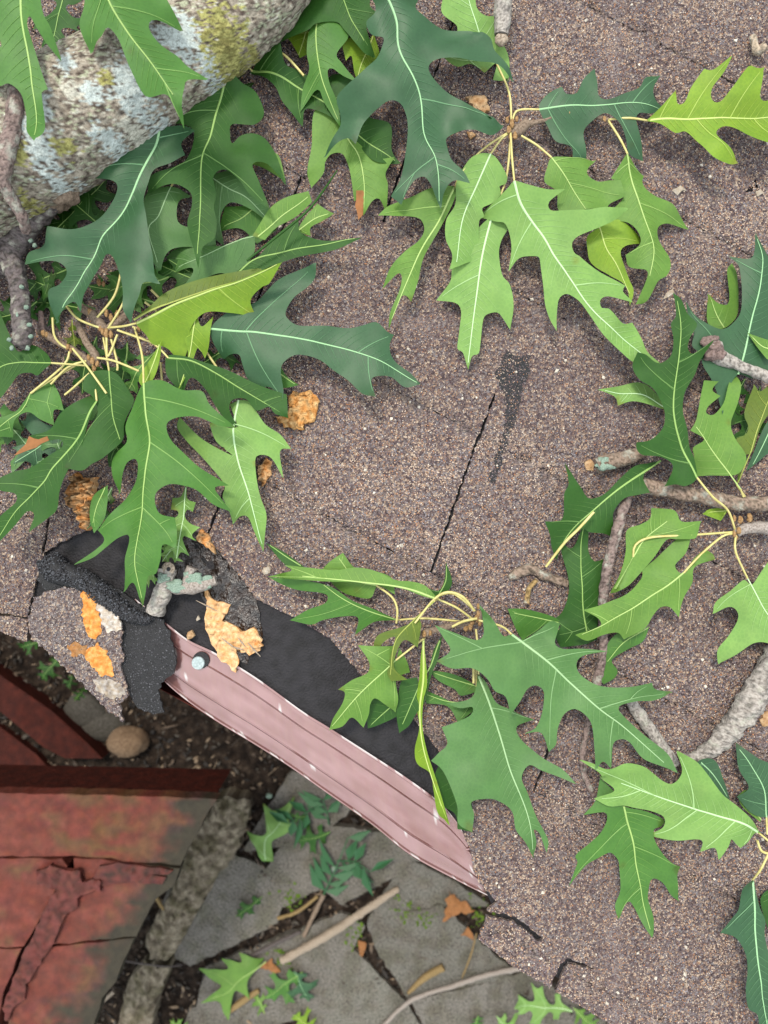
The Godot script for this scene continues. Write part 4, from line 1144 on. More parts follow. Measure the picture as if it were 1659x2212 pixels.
# ================================================================ oak leaves
func leaf(parent, called, tone, c, r, h, outline: Array, mid: Array, stem := [], bend := {}, label := "", group := ""):
	# outline from the base round to the base; mid from the base to the tip; h in mm; stem: x, y, height by threes, toward the base
	var squash = 0.75 if h > 0.0 and h < 100.0 else 1.0
	h *= squash
	var poly = ring(c, r, outline, h)
	if Geometry2D.is_polygon_clockwise(poly):
		poly.reverse()
	var n = poly.size()
	var sharp = flags(n)
	var tips = []
	for i in n:
		var a = (poly[(i - 1 + n) % n] - poly[i]).normalized()
		var b = (poly[(i + 1) % n] - poly[i]).normalized()
		var convex = (poly[i] - poly[(i - 1 + n) % n]).cross(poly[(i + 1) % n] - poly[i])
		var bulge = Geometry2D.is_point_in_polygon(poly[i] + (a + b).normalized() * 0.6, poly)
		if a.dot(b) > -0.42 and bulge and convex != 0.0:
			sharp[i] = true
			tips.append(i)
	var ends = []
	for i in tips:
		var a = (poly[(i - 1 + n) % n] - poly[i]).normalized()
		var b = (poly[(i + 1) % n] - poly[i]).normalized()
		ends.append(poly[i])
		poly[i] = poly[i] - (a + b).normalized() * (2.4 if a.dot(b) > 0.1 else 1.2)
	var edge = smooth(poly, true, 3.2, sharp)
	var spine = smooth(ring(c, r, mid, h), false, 4.0, flags(mid.size() / 2))
	var long = 0.0
	for i in spine.size() - 1:
		long += spine[i].distance_to(spine[i + 1])
	var side_rng = RandomNumberGenerator.new()
	side_rng.seed = int(absf(outline[0]) * 31 + absf(outline[1]) * 17 + c * 7 + r * 3)
	var fold = bend.get("fold", 0.04)
	var fold_a = bend.get("a", fold + side_rng.randf_range(-0.36, 0.24))
	var fold_b = bend.get("b", fold + side_rng.randf_range(-0.36, 0.24))
	var lean = bend.get("lean", Vector2.ZERO)
	var wave = bend.get("wave", 7.0)
	var droop = bend.get("droop", 0.0)
	var sd = bend.get("seed", outline[0] * 0.37 + outline[1] * 0.11)
	var mid_p = box_of(edge).get_center()
	var floor_h = bend.get("floor", 5.0)
	var curls = []
	for e in ends:
		curls.append([e, side_rng.randf_range(-1.0, 0.75) * wave * 1.7, side_rng.randf_range(18.0, 30.0)])
	var twist = side_rng.randf_range(-0.003, 0.003)
	var top = func(p):
		var t = to_line(p, spine)
		var curl = twist * t.y * t.x * (t.z - long * 0.5)
		for q in curls:
			var f = 1.0 - p.distance_to(q[0]) / q[2]
			if f > 0.0:
				curl += q[1] * f * f
		var z = h + curl + lean.dot(p - mid_p) + (fold_a if t.y > 0.0 else fold_b) * (t.x - t.x * t.x / 160.0) - pow(t.x / 40.0, 2.0) * droop
		z += bumps.get_noise_3d(p.x, p.y, sd) * wave + bumps.get_noise_3d(p.x * 2.4, p.y * 2.4, sd) * wave * 0.12
		return maxf(z, floor_h + z * 0.02)
	var at = up(spine[0], top.call(spine[0]))
	var off = parent.position if parent != self else Vector3.ZERO
	var s = sheet(edge, 5.5, 0.8, spine)
	var st = SurfaceTool.new()
	st.begin(Mesh.PRIMITIVE_TRIANGLES)
	var marks = []
	for e in ends:
		if side_rng.randf() < 0.16:
			marks.append([e, side_rng.randf_range(3.0, 7.0)])
	if side_rng.randf() < 0.4:
		marks.append([edge[side_rng.randi() % edge.size()].lerp(mid_p, 0.3), side_rng.randf_range(1.2, 2.6)])
	for p in s[0]:
		var dye = Color.WHITE * (1.0 + 0.16 * bumps.get_noise_3d(p.x * 1.6, p.y * 1.6, sd + 500.0))
		dye.g *= 1.0 + 0.06 * bumps.get_noise_3d(p.x * 2.2, p.y * 2.2, sd + 900.0)
		for q in marks:
			if p.distance_to(q[0]) < q[1] + rough.get_noise_2d(p.x * 3.0, p.y * 3.0) * 3.0:
				dye = Color(1.5, 0.75, 0.5)
		st.set_color(dye)
		st.set_smooth_group(0)
		st.add_vertex(up(p, top.call(p)) - at)
	for k in s[1]:
		st.add_index(k)
	st.generate_normals()
	var o = put(called, st.commit(), M["leaf_" + tone], parent, at - off)
	if label != "":
		tag(o, label, "oak leaf", group)
	# midrib and side veins stand a little proud
	var vm = M["vein_" + tone]
	var w0 = clampf(long / 130.0, 0.62, 1.08)
	var pts = []
	for i in spine.size():
		var f = float(i) / (spine.size() - 1)
		if Geometry2D.is_point_in_polygon(spine[i], edge) or i == 0:
			pts.append([spine[i], lerpf(w0, 0.32, f)])
	if pts.size() > 1:
		put("midrib", rib(pts, top, at), vm, o)
	var made = []
	ends.sort_custom(func(a, b): return to_line(a, spine).x > to_line(b, spine).x)
	var count = 0
	for e in ends:
		var t = to_line(e, spine)
		if t.x < long * 0.09 or count >= 9:
			continue
		var s0 = t.z - t.x * 0.75
		if s0 < long * 0.03:
			s0 = long * 0.05 + rng.randf() * 4.0
		var from = walk(spine, s0)
		var near = false
		for q in made:
			if q[1] == t.y and absf(q[0] - s0) < long * 0.10:
				# branch off the vein that is already there
				var k = q[2].size() / 2
				from = q[2][k][0]
				near = true
				break
		var line = []
		var ok = true
		var dirn = (walk(spine, s0 + 6.0) - walk(spine, s0)).normalized()
		var d = from.distance_to(e)
		var k2 = maxi(4, int(d / 4.0))
		for i in k2 + 1:
			var f = float(i) / k2
			var p = from.lerp(e, f) + dirn * sin(f * PI) * d * -0.05
			if f < 0.93 and f > 0.05 and not Geometry2D.is_point_in_polygon(p, edge):
				ok = false
				break
			if f < 0.95:
				line.append([p, lerpf(0.5 if near else w0 * 0.62, 0.22, f)])
		if ok and line.size() > 2:
			if not near:
				made.append([s0, t.y, line])
			put("vein", rib(line, top, at), M["side_" + tone], o)
			count += 1
	var net = SurfaceTool.new()
	net.begin(Mesh.PRIMITIVE_TRIANGLES)
	var any = false
	var along_s = long * 0.08
	while along_s < long * 0.95:
		var q0 = walk(spine, along_s)
		var dd = (walk(spine, along_s + 3.0) - q0).normalized()
		for sgn in [-1.0, 1.0]:
			var o2 = (dd * 0.62 + dd.orthogonal() * sgn).normalized()
			var line2 = []
			var reach = side_rng.randf_range(14.0, 30.0)
			var k3 = 0.0
			while k3 < reach:
				var p = q0 + o2 * k3 + dd * k3 * k3 * 0.008
				if not Geometry2D.is_point_in_polygon(p + o2 * 2.0, edge):
					break
				line2.append([p, 0.3 * (1.0 - k3 / (reach * 1.2))])
				k3 += 3.5
			if line2.size() > 2:
				rib(line2, top, at, net)
				any = true
		along_s += side_rng.randf_range(5.5, 9.0)
	if any and absf(h) < 200.0:
		net.generate_normals()
		put("veinlets", net.commit(), M["net_" + tone], o).set_meta("kind", "stuff")
	if stem.size() > 0:
		var run = []
		for i in range(0, stem.size(), 3):
			var sh = stem[i + 2] * squash
			var p = mm(c, r, stem[i], stem[i + 1], sh)
			run.append(Vector4(p.x, sh, p.y, 1.12))
		run.append(Vector4(spine[0].x, at.y * 1000.0, spine[0].y, 0.95))
		put("petiole", tube(curve3(run, 4.0), 8, 0.0, at), M.petiole, o)
	return o

func walk(line: PackedVector2Array, d: float) -> Vector2:
	for i in line.size() - 1:
		var l = line[i].distance_to(line[i + 1])
		if d <= l:
			return line[i].lerp(line[i + 1], maxf(d, 0.0) / maxf(l, 1e-6))
		d -= l
	return line[line.size() - 1]

func rib(pts: Array, top: Callable, at: Vector3, into: SurfaceTool = null) -> ArrayMesh:
	var st = into
	if st == null:
		st = SurfaceTool.new()
		st.begin(Mesh.PRIMITIVE_TRIANGLES)
	st.set_smooth_group(0)
	var rows = []
	for i in pts.size():
		var a = pts[maxi(i - 1, 0)][0]
		var b = pts[mini(i + 1, pts.size() - 1)][0]
		var side = (b - a).normalized().orthogonal() * pts[i][1]
		var p = pts[i][0]
		var row = []
		for e in [[-1.0, -0.12], [-0.55, 0.3], [0.0, 0.5], [0.55, 0.3], [1.0, -0.12]]:
			var q = p + side * e[0]
			row.append(up(q, top.call(q) + e[1] * pts[i][1] + 0.35) - at)
		rows.append(row)
	for i in rows.size() - 1:
		for k in 4:
			for v in [rows[i][k], rows[i][k + 1], rows[i + 1][k + 1], rows[i][k], rows[i + 1][k + 1], rows[i + 1][k]]:
				st.add_vertex(v)
	if into != null:
		return null
	st.generate_normals()
	return st.commit()

func grown(bx, by, tx, ty, wide, s) -> Array:
	# an oak leaf of its own making between base and tip: outline and midrib in the plan's steps
	var g = RandomNumberGenerator.new()
	g.seed = s
	var b = Vector2(bx, by)
	var d = Vector2(tx, ty) - b
	var w = d.orthogonal().normalized() * d.length() * wide
	var left = [[0.03, 0.06], [0.16, 0.20], [0.20, 0.55], [0.30, 0.46], [0.31, 0.20], [0.40, 0.16], [0.50, 0.50], [0.52, 0.98], [0.62, 0.80], [0.68, 0.86], [0.66, 0.34], [0.72, 0.20], [0.82, 0.42], [0.92, 0.46], [0.90, 0.20]]
	var out = [b.x, b.y]
	for q in left:
		var p = b + d * (q[0] + g.randf_range(-0.02, 0.02)) + w * q[1] * g.randf_range(0.85, 1.15)
		out.append_array([p.x, p.y])
	out.append_array([tx, ty])
	left.reverse()
	for q in left:
		var p = b + d * (q[0] + g.randf_range(-0.03, 0.03)) - w * q[1] * g.randf_range(0.8, 1.15)
		out.append_array([p.x, p.y])
	var m = b + d * 0.5 + w * g.randf_range(-0.12, 0.12)
	return [out, [bx, by, m.x, m.y, tx, ty]]

func sprig(label, c, r, x, y, h) -> Node3D:
	return base("oak_sprig", up(mm(c, r, x, y, h), h), label, "oak sprig", "oak sprigs lying on the roof")

func lowered(list) -> Array:
	var out = list.duplicate()
	for i in range(2, out.size(), 4):
		out[i] *= 0.75
	return out

func wood(s, c, r, list, m := "brown_bark", amp := 0.8, called := "twig"):
	put(called, tube(curve3(run_of(c, r, lowered(list)), 3.0), 10, amp, s.position, int(list[0])), M[m], s)

func buds(s, c, r, list0):
	var list = lowered(list0)
	for i in range(0, list.size(), 4):
		put("bud", lump(Vector3(list[i + 3] * 0.55, list[i + 3] * 0.5, list[i + 3] * 0.95), 0.25, int(list[i]), 9), M.bud, s, up(mm(c, r, list[i], list[i + 1], list[i + 2]), list[i + 2]) - s.position)

func foliage():
	var s
	# --- over the fallen branch, hanging in from the top left
	leaf(self, "oak_leaf", "mid", 0, 0, 132, [130, -240, 200, -200, 260, -60, 300, 120, 335, 190, 370, 355, 292, 268, 245, 190, 200, 115, 178, 150, 190, 220, 240, 400, 292, 565, 262, 590, 300, 845, 240, 915, 165, 835, 150, 700, 130, 600, 60, 545, 0, 560, -80, 520, -200, 440, -100, 370, -60, 290, 0, 290, -40, 100, 20, -100], [130, -240, 135, 0, 148, 200, 190, 470, 215, 650, 238, 890], [], {"wave": 9.0, "fold": 0.16}, "large leaf hanging from the top left corner over the end of the fallen branch")
	leaf(self, "oak_leaf", "mid", 0, 0, 138, [620, -300, 540, -180, 535, -60, 520, 20, 490, 130, 545, 256, 600, 220, 640, 200, 690, 160, 760, 240, 830, 420, 920, 580, 1060, 600, 1110, 650, 1160, 760, 1172, 680, 1190, 560, 1205, 495, 1310, 450, 1235, 410, 1180, 370, 1120, 300, 1000, 220, 938, 120, 980, 60, 1115, 55, 1080, -30, 1000, -140, 800, -280], [640, -300, 700, -10, 830, 210, 970, 390, 1125, 620], [], {"wave": 9.0, "fold": -0.12}, "broad green leaf draped across the middle of the fallen branch")

	# --- top middle sprig
	s = sprig("oak sprig at the top edge carrying the biggest dark glossy leaf", 1, 0, 830, -160, 40)
	leaf(s, "leaf", "dark", 1, 0, 62, [840, -100, 760, -60, 775, 60, 715, 140, 745, 215, 825, 232, 812, 310, 770, 400, 640, 530, 528, 640, 545, 740, 540, 820, 440, 968, 590, 880, 642, 905, 700, 770, 800, 690, 880, 658, 950, 690, 982, 800, 975, 950, 940, 1130, 883, 1250, 942, 1290, 980, 1220, 1030, 1150, 1090, 1130, 1130, 1180, 1160, 1250, 1200, 1320, 1222, 1240, 1280, 1180, 1372, 1190, 1345, 1120, 1270, 1040, 1240, 940, 1242, 870, 1320, 845, 1420, 850, 1530, 872, 1604, 775, 1500, 720, 1350, 640, 1240, 580, 1150, 500, 1118, 440, 1150, 390, 1250, 370, 1400, 380, 1560, 385, 1680, 465, 1650, 400, 1560, 290, 1520, 200, 1400, 160, 1200, 140, 1080, 90, 1035, 40, 1050, -70, 950, -100], [840, -100, 850, -20, 910, 150, 930, 330, 1060, 600, 1090, 860, 1170, 1040, 1190, 1290], [830, -160, 44], {"wave": 10.0, "fold": 0.10})
	leaf(s, "leaf", "deep", 1, 0, 50, [430, -160, 280, -60, 268, 80, 138, 252, 330, 200, 390, 150, 520, 122, 575, 180, 700, 325, 760, 320, 716, 150, 795, 72, 740, 10, 730, -60, 600, -160], [480, -160, 560, -20, 620, 120, 700, 250], [830, -160, 44, 650, -200, 46], {"wave": 8.0})
	leaf(s, "leaf", "mid", 1, 0, 40, [430, 90, 350, 200, 330, 350, 345, 450, 300, 560, 288, 690, 335, 640, 380, 588, 412, 590, 440, 660, 480, 720, 545, 815, 530, 680, 480, 560, 468, 480, 500, 470, 560, 510, 650, 545, 560, 430, 525, 370, 600, 240, 540, 150], [400, 100, 390, 250, 405, 410, 440, 560, 530, 770], [640, -100, 42], {"wave": 7.0, "fold": 0.2})
	leaf(s, "leaf", "deep", 1, 0, 26, [-30, 450, 80, 350, 170, 360, 200, 450, 300, 480, 420, 560, 500, 480, 640, 540, 760, 620, 730, 770, 870, 830, 880, 980, 925, 1055, 770, 1052, 640, 900, 480, 770, 330, 715, 298, 805, 180, 680, 130, 580, 40, 500], [-30, 440, 200, 530, 470, 690, 700, 900, 900, 1040], [-130, 330, 30], {"wave": 8.0, "fold": 0.15})
	leaf(s, "leaf", "fresh", 1, 0, 22, [500, 690, 380, 735, 362, 950, 335, 1120, 368, 1236, 440, 1140, 450, 1060, 490, 1002, 560, 998, 600, 1080, 620, 1180, 640, 1290, 690, 1290, 700, 1395, 750, 1310, 800, 1290, 842, 1352, 855, 1200, 840, 1130, 884, 1048, 780, 1040, 700, 960, 640, 900, 590, 800], [500, 690, 590, 890, 665, 1010, 700, 1180, 700, 1330], [], {"wave": 6.0})
	leaf(s, "leaf", "lime", 1, 0, 24, [760, 250, 700, 300, 640, 260, 560, 300, 590, 400, 620, 380, 640, 480, 690, 560, 760, 520, 790, 420, 800, 330], [760, 250, 690, 400, 650, 530], [], {"wave": 5.0})
	leaf(s, "leaf", "lime", 1, 0, 16, [330, 200, 200, 240, 240, 300, 290, 390, 330, 370, 400, 300], [330, 200, 280, 380], [], {"wave": 4.0})
	wood(s, 1, 0, [830, -160, 44, 4, 860, -260, 46, 5, 900, -420, 50, 6])
	tag(put("dry_scrap", slab(ragged(ring(1, 0, [650, 1240, 700, 1230, 708, 1300, 690, 1400, 660, 1425, 640, 1330], 18), 5.0, 1.0, 8), func(p): return 17.0 + bumps.get_noise_2d(p.x * 3.0, p.y * 3.0) * 4.0, 0.8, 5.0, up(mm(1, 0, 670, 1320, 18), 18)), M.brown_leaf, self, up(mm(1, 0, 670, 1320, 18), 18)), "rusty brown leaf scrap hanging at the tip of a fresh green leaf", "leaf scrap")

	# --- left sprig, upper part
	s = sprig("oak sprig with bluish dark leaves tucked under the fallen branch", 0, 0, 1400, 400, 22)
	leaf(s, "leaf", "dark", 0, 0, 70, [1035, 820, 1100, 813, 1190, 815, 1258, 868, 1180, 930, 1200, 1015, 1110, 1060, 1000, 1100, 960, 1200, 940, 1300, 960, 1400, 985, 1560, 1010, 1680, 1025, 1800, 1048, 1855, 960, 1860, 935, 1960, 875, 2100, 835, 2030, 830, 1930, 800, 1800, 745, 1680, 690, 1650, 650, 1740, 560, 1900, 525, 2015, 490, 1960, 430, 1980, 340, 2065, 325, 1900, 390, 1850, 440, 1780, 425, 1730, 350, 1700, 175, 1705, 190, 1640, 300, 1600, 338, 1495, 480, 1500, 620, 1440, 720, 1330, 772, 1220, 720, 1180, 515, 1150, 620, 1090, 690, 1030, 800, 1010, 880, 960, 900, 890, 980, 830], [1035, 820, 1010, 920, 960, 1020, 815, 1340, 650, 1550, 560, 1740, 400, 1990], [1150, 640, 40], {"wave": 8.0, "fold": 0.10})
	leaf(s, "leaf", "deep", 0, 0, 56, [1485, 465, 1440, 530, 1370, 570, 1270, 650, 1180, 720, 1080, 800, 1180, 810, 1258, 860, 1222, 1020, 1150, 1090, 985, 1150, 960, 1240, 1050, 1212, 1150, 1200, 1235, 1250, 1242, 1330, 1215, 1440, 1232, 1540, 1250, 1600, 1278, 1720, 1310, 1600, 1385, 1540, 1400, 1430, 1382, 1330, 1400, 1250, 1380, 1150, 1420, 1105, 1480, 1108, 1560, 1180, 1620, 1260, 1745, 1350, 1680, 1180, 1640, 1070, 1730, 1060, 1842, 1170, 1780, 980, 1690, 860, 1560, 860, 1500, 915, 1485, 860, 1500, 790, 1640, 790, 1700, 700, 1650, 570, 1560, 530], [1485, 465, 1420, 650, 1370, 860, 1310, 1020, 1300, 1250, 1290, 1430, 1275, 1640], [1500, 400, 40], {"wave": 9.0, "fold": 0.12})
	leaf(s, "leaf", "fresh", 1, 0, 20, [-60, 960, 0, 970, 100, 980, 150, 1010, 182, 1158, 60, 1090, 0, 1060, -80, 1030], [-60, 990, 60, 1030, 170, 1130], [], {"wave": 5.0})
	leaf(s, "leaf", "blue", 0, 0, 36, [1110, 1210, 960, 1270, 940, 1480, 975, 1640, 1030, 1770, 1070, 1640, 1140, 1590, 1260, 1590, 1290, 1700, 1380, 1560, 1360, 1420, 1240, 1460, 1150, 1430, 1155, 1300, 1210, 1250], [1110, 1210, 1030, 1400, 965, 1490, 1020, 1700], [1200, 1060, 34], {"wave": 6.0})
	leaf(s, "leaf", "blue", 0, 0, 30, [1370, 1150, 1440, 1110, 1520, 1110, 1600, 1230, 1720, 1300, 1752, 1440, 1630, 1350, 1490, 1300, 1420, 1390, 1420, 1540, 1350, 1480, 1340, 1300], [1370, 1150, 1480, 1220, 1600, 1280, 1740, 1420], [1330, 1000, 34], {"wave": 6.0})
	leaf(s, "leaf", "blue", 0, 0, 26, [1640, 1520, 1500, 1580, 1380, 1590, 1270, 1580, 1110, 1600, 1065, 1640, 1130, 1690, 1100, 1750, 1250, 1740, 1200, 1860, 1400, 1760, 1520, 1760, 1640, 1640], [1640, 1530, 1480, 1580, 1280, 1680, 1150, 1720], [], {"wave": 6.0})
	leaf(s, "leaf", "mid", 0, 0, 16, [1659, 1330, 1460, 1340, 1420, 1480, 1560, 1480, 1660, 1560, 1780, 1480, 1700, 1380], [1659, 1330, 1560, 1420, 1450, 1460], [], {"wave": 5.0})
	wood(s, 0, 0, [1400, 400, 22, 3, 1480, 440, 26, 3, 1560, 430, 24, 2.5, 1800, 340, 20, 2.5], "straw")
	put("stem", tube(curve3(run_of(1, 0, [100, 310, 26, 1.3, 200, 370, 28, 1.3, 310, 490, 28, 1.2]), 4.0), 6, 0.0, s.position), M.petiole, s)
	for g in [[520, 1250, 330, 1650, 0.34, "deep", 16, 11], [700, 1500, 420, 1260, 0.42, "deep", 14, 12], [360, 1500, 700, 1180, 0.4, "deep", 12, 13], [470, 1730, 140, 1880, 0.4, "deep", 24, 15], [600, 2000, 200, 1950, 0.36, "deep", 14, 16], [1100, 1800, 700, 1880, 0.4, "mid", 20, 17], [1500, 1900, 1000, 1700, 0.4, "deep", 14, 18], [1300, 480, 1640, 600, 0.4, "deep", 12, 19]]:
		var q = grown(g[0], g[1], g[2], g[3], g[4], g[7])
		leaf(s, "leaf", g[5], 0, 0, g[6], q[0], q[1], [], {"wave": 6.0})
	for q in [[330, 30, 120, 0.45, "deep"]]:
		var w = grown(420, -150, 330, 330, 0.4, 21)
		leaf(self, "oak_leaf", "deep", 0, 0, 40, w[0], w[1], [], {"wave": 6.0}, "dim green leaf behind the fallen branch between the two hanging leaves")

	# --- left sprig, the big cluster
	s = sprig("large oak sprig fanning out below the fallen branch, with many yellow leaf stalks", 0, 1, 690, 490, 34)
	leaf(s, "leaf", "lime", 0, 1, 66, [880, 430, 930, 500, 960, 550, 1060, 580, 1136, 682, 1190, 560, 1220, 450, 1320, 357, 1480, 350, 1628, 352, 1612, 270, 1700, 190, 1740, 175, 1820, 64, 1650, 122, 1420, 205, 1200, 282, 1000, 372], [880, 430, 1000, 384, 1200, 292, 1420, 215, 1659, 130, 1800, 70], [700, 465, 40, 800, 455, 52], {"wave": 5.0, "fold": -0.25, "lean": Vector2(0.0, -0.12)})
	leaf(s, "leaf", "olive", 0, 1, 58, [880, 420, 1000, 364, 1200, 272, 1420, 195, 1659, 112, 1800, 58, 1640, 60, 1400, 110, 1180, 190, 1060, 260, 990, 330], [880, 424, 1000, 360, 1420, 190, 1780, 62], [], {"wave": 4.0, "lean": Vector2(0.0, 0.4)})
	leaf(s, "leaf", "lime", 0, 1, 48, [1270, 370, 1180, 470, 1200, 560, 1210, 640, 1160, 872, 1230, 700, 1275, 590, 1312, 636, 1352, 560, 1372, 400, 1310, 460], [1280, 370, 1250, 520, 1220, 640, 1170, 840], [], {"wave": 6.0})
	leaf(s, "leaf", "lime", 0, 1, 46, [1050, 570, 960, 690, 910, 800, 948, 855, 1000, 800, 1040, 650], [1040, 580, 990, 700, 950, 830], [], {"wave": 5.0})
	leaf(s, "leaf", "dark", 1, 1, 44, [-290, 470, -200, 380, -100, 330, 0, 290, 130, 150, 250, 90, 382, 58, 380, 130, 330, 190, 240, 260, 190, 360, 210, 410, 280, 450, 450, 450, 600, 465, 690, 445, 780, 420, 850, 480, 888, 500, 868, 560, 875, 640, 920, 700, 1000, 760, 1050, 830, 965, 855, 880, 790, 800, 783, 748, 810, 765, 915, 690, 900, 600, 810, 500, 740, 420, 680, 330, 650, 250, 650, 180, 700, 165, 760, 180, 870, 170, 920, 90, 850, 0, 850, -60, 790, -90, 700, -110, 640, -170, 630, -230, 640, -280, 560], [-290, 475, -100, 490, 0, 495, 300, 540, 590, 605, 820, 690, 1040, 825], [-800, 460, 40, -500, 540, 40], {"wave": 8.0, "fold": 0.14})
	leaf(s, "leaf", "mid", 1, 1, 30, [160, 730, 200, 780, 262, 832, 170, 850, 100, 800], [150, 760, 250, 830], [], {"wave": 3.0})
	leaf(s, "leaf", "deep", 0, 1, 50, [1070, 660, 1100, 640, 1200, 650, 1300, 680, 1480, 740, 1600, 800, 1700, 845, 1850, 900, 1855, 1035, 1780, 1020, 1740, 975, 1659, 1000, 1590, 925, 1500, 930, 1482, 1000, 1525, 1095, 1440, 1040, 1360, 920, 1340, 880, 1270, 800, 1220, 790, 1168, 875, 1120, 830, 1070, 760], [1090, 660, 1240, 680, 1400, 760, 1560, 860, 1780, 990], [760, 480, 42, 980, 560, 46], {"wave": 6.0})
	leaf(s, "leaf", "pale", 0, 1, 40, [1560, 930, 1620, 950, 1720, 1090, 1820, 1160, 1880, 1250, 1820, 1270, 1838, 1428, 1760, 1310, 1680, 1290, 1655, 1320, 1665, 1450, 1690, 1560, 1730, 1670, 1720, 1780, 1692, 1905, 1640, 1780, 1600, 1690, 1540, 1690, 1490, 1725, 1470, 1640, 1440, 1560, 1450, 1480, 1330, 1330, 1200, 1200, 1140, 1110, 1160, 1055, 1300, 1180, 1500, 1290, 1400, 1200, 1380, 1095, 1530, 1110, 1490, 960], [1540, 930, 1510, 1130, 1540, 1330, 1620, 1560, 1690, 1870], [], {"wave": 8.0, "fold": 0.06})
	leaf(s, "leaf", "mid", 0, 1, 62, [940, 830, 1000, 810, 1080, 820, 1200, 880, 1330, 890, 1385, 980, 1530, 1115, 1440, 1110, 1370, 1080, 1290, 1050, 1170, 1050, 1100, 1080, 1090, 1130, 1120, 1200, 1200, 1280, 1300, 1370, 1430, 1450, 1478, 1485, 1400, 1500, 1425, 1560, 1482, 1650, 1380, 1610, 1280, 1520, 1200, 1490, 1100, 1480, 1020, 1530, 1010, 1600, 1040, 1670, 1130, 1700, 1145, 1880, 1060, 1870, 1040, 1960, 1000, 2060, 950, 2080, 930, 2190, 905, 2265, 890, 2230, 850, 2120, 778, 2175, 800, 2060, 800, 1960, 822, 1850, 810, 1808, 740, 1830, 660, 1890, 580, 1960, 488, 1995, 600, 1900, 640, 1840, 595, 1780, 690, 1670, 720, 1640, 800, 1560, 872, 1450, 888, 1350, 860, 1312, 800, 1345, 745, 1470, 712, 1525, 688, 1400, 705, 1290, 800, 1200, 790, 1100, 830, 1000, 900, 880], [940, 830, 950, 1000, 970, 1200, 930, 1500, 915, 1700, 870, 1950, 905, 2220], [870, 460, 44, 920, 640, 56], {"wave": 9.0, "a": -0.42, "b": 0.06})
	leaf(s, "leaf", "deep", 0, 1, 46, [700, 740, 620, 745, 560, 790, 550, 870, 605, 915, 640, 1040, 540, 1200, 470, 1370, 560, 1395, 620, 1350, 700, 1300, 790, 1200, 800, 1080, 850, 930, 830, 880, 760, 770], [700, 740, 715, 930, 745, 1080, 785, 1210], [670, 530, 38, 690, 640, 44], {"wave": 7.0})
	leaf(s, "leaf", "deep", 0, 1, 56, [612, 930, 590, 890, 400, 1010, 310, 1120, 190, 1165, 260, 1200, 375, 1185, 395, 1230, 300, 1295, 180, 1370, 60, 1400, -60, 1475, 0, 1520, 90, 1540, 100, 1595, 0, 1680, -70, 1765, -10, 1860, 120, 1740, 190, 1655, 240, 1680, 230, 1775, 330, 1700, 392, 1640, 400, 1520, 440, 1400, 500, 1300, 545, 1345, 530, 1250, 560, 1130, 600, 1010], [615, 935, 520, 1150, 340, 1370, 280, 1470, 110, 1650, 0, 1830], [600, 690, 40], {"wave": 7.0, "fold": 0.12})
	leaf(s, "leaf", "deep", 0, 1, 48, [345, 700, 300, 630, 200, 572, 120, 620, 60, 500, -10, 350, -120, 380, -150, 600, -60, 700, -150, 900, -20, 935, 60, 850, 120, 770, 200, 758, 250, 778, 300, 740], [345, 700, 220, 692, 120, 690, 0, 725, -120, 850], [560, 710, 38], {"wave": 6.0})
	leaf(s, "leaf", "mid", 0, 1, 40, [195, 893, 105, 995, 200, 960, 0, 1060, -60, 1160, 60, 1165, 100, 1050, 180, 1010, 260, 1060, 345, 1085, 350, 1000, 408, 995, 380, 900, 320, 815, 250, 840], [200, 890, 150, 980, 60, 1060, 0, 1110], [540, 680, 38, 400, 760, 40], {"wave": 6.0})
	leaf(s, "leaf", "mid", 0, 1, 30, [600, 1560, 700, 1500, 690, 1690, 620, 1780, 590, 1720], [690, 1500, 640, 1600, 610, 1730], [], {"wave": 5.0})
	leaf(s, "leaf", "deep", 1, 1, 40, [-330, 300, -250, 180, -120, 90, 20, 0, 100, -100, 270, -215, 290, -150, 400, -110, 530, -105, 670, -122, 545, -55, 400, -20, 200, 30, 40, 100, -120, 190, -250, 270], [-330, 300, -100, 90, 0, 20, 150, -20, 350, -60, 640, -118], [], {"wave": 6.0, "fold": 0.15})
	leaf(s, "leaf", "fresh", 1, 0, 34, [0, 1540, 80, 1370, 200, 1290, 340, 1262, 358, 1315, 250, 1410, 130, 1480, 60, 1560], [20, 1550, 150, 1420, 340, 1290], [], {"wave": 5.0})
	leaf(s, "leaf", "fresh", 1, 0, 30, [270, 1490, 300, 1430, 400, 1330, 450, 1355, 490, 1385, 430, 1440, 355, 1480, 350, 1530], [270, 1490, 380, 1420, 470, 1385], [], {"wave": 4.0})
	put("rib_stalk", tube(curve3(run_of(1, 0, [-60, 1690, 46, 1.0, 150, 1520, 48, 1.4, 330, 1370, 50, 1.3, 440, 1230, 46, 1.0, 525, 1105, 36, 0.6]), 4.0), 6, 0.0, s.position), M.leaf_deep, s)
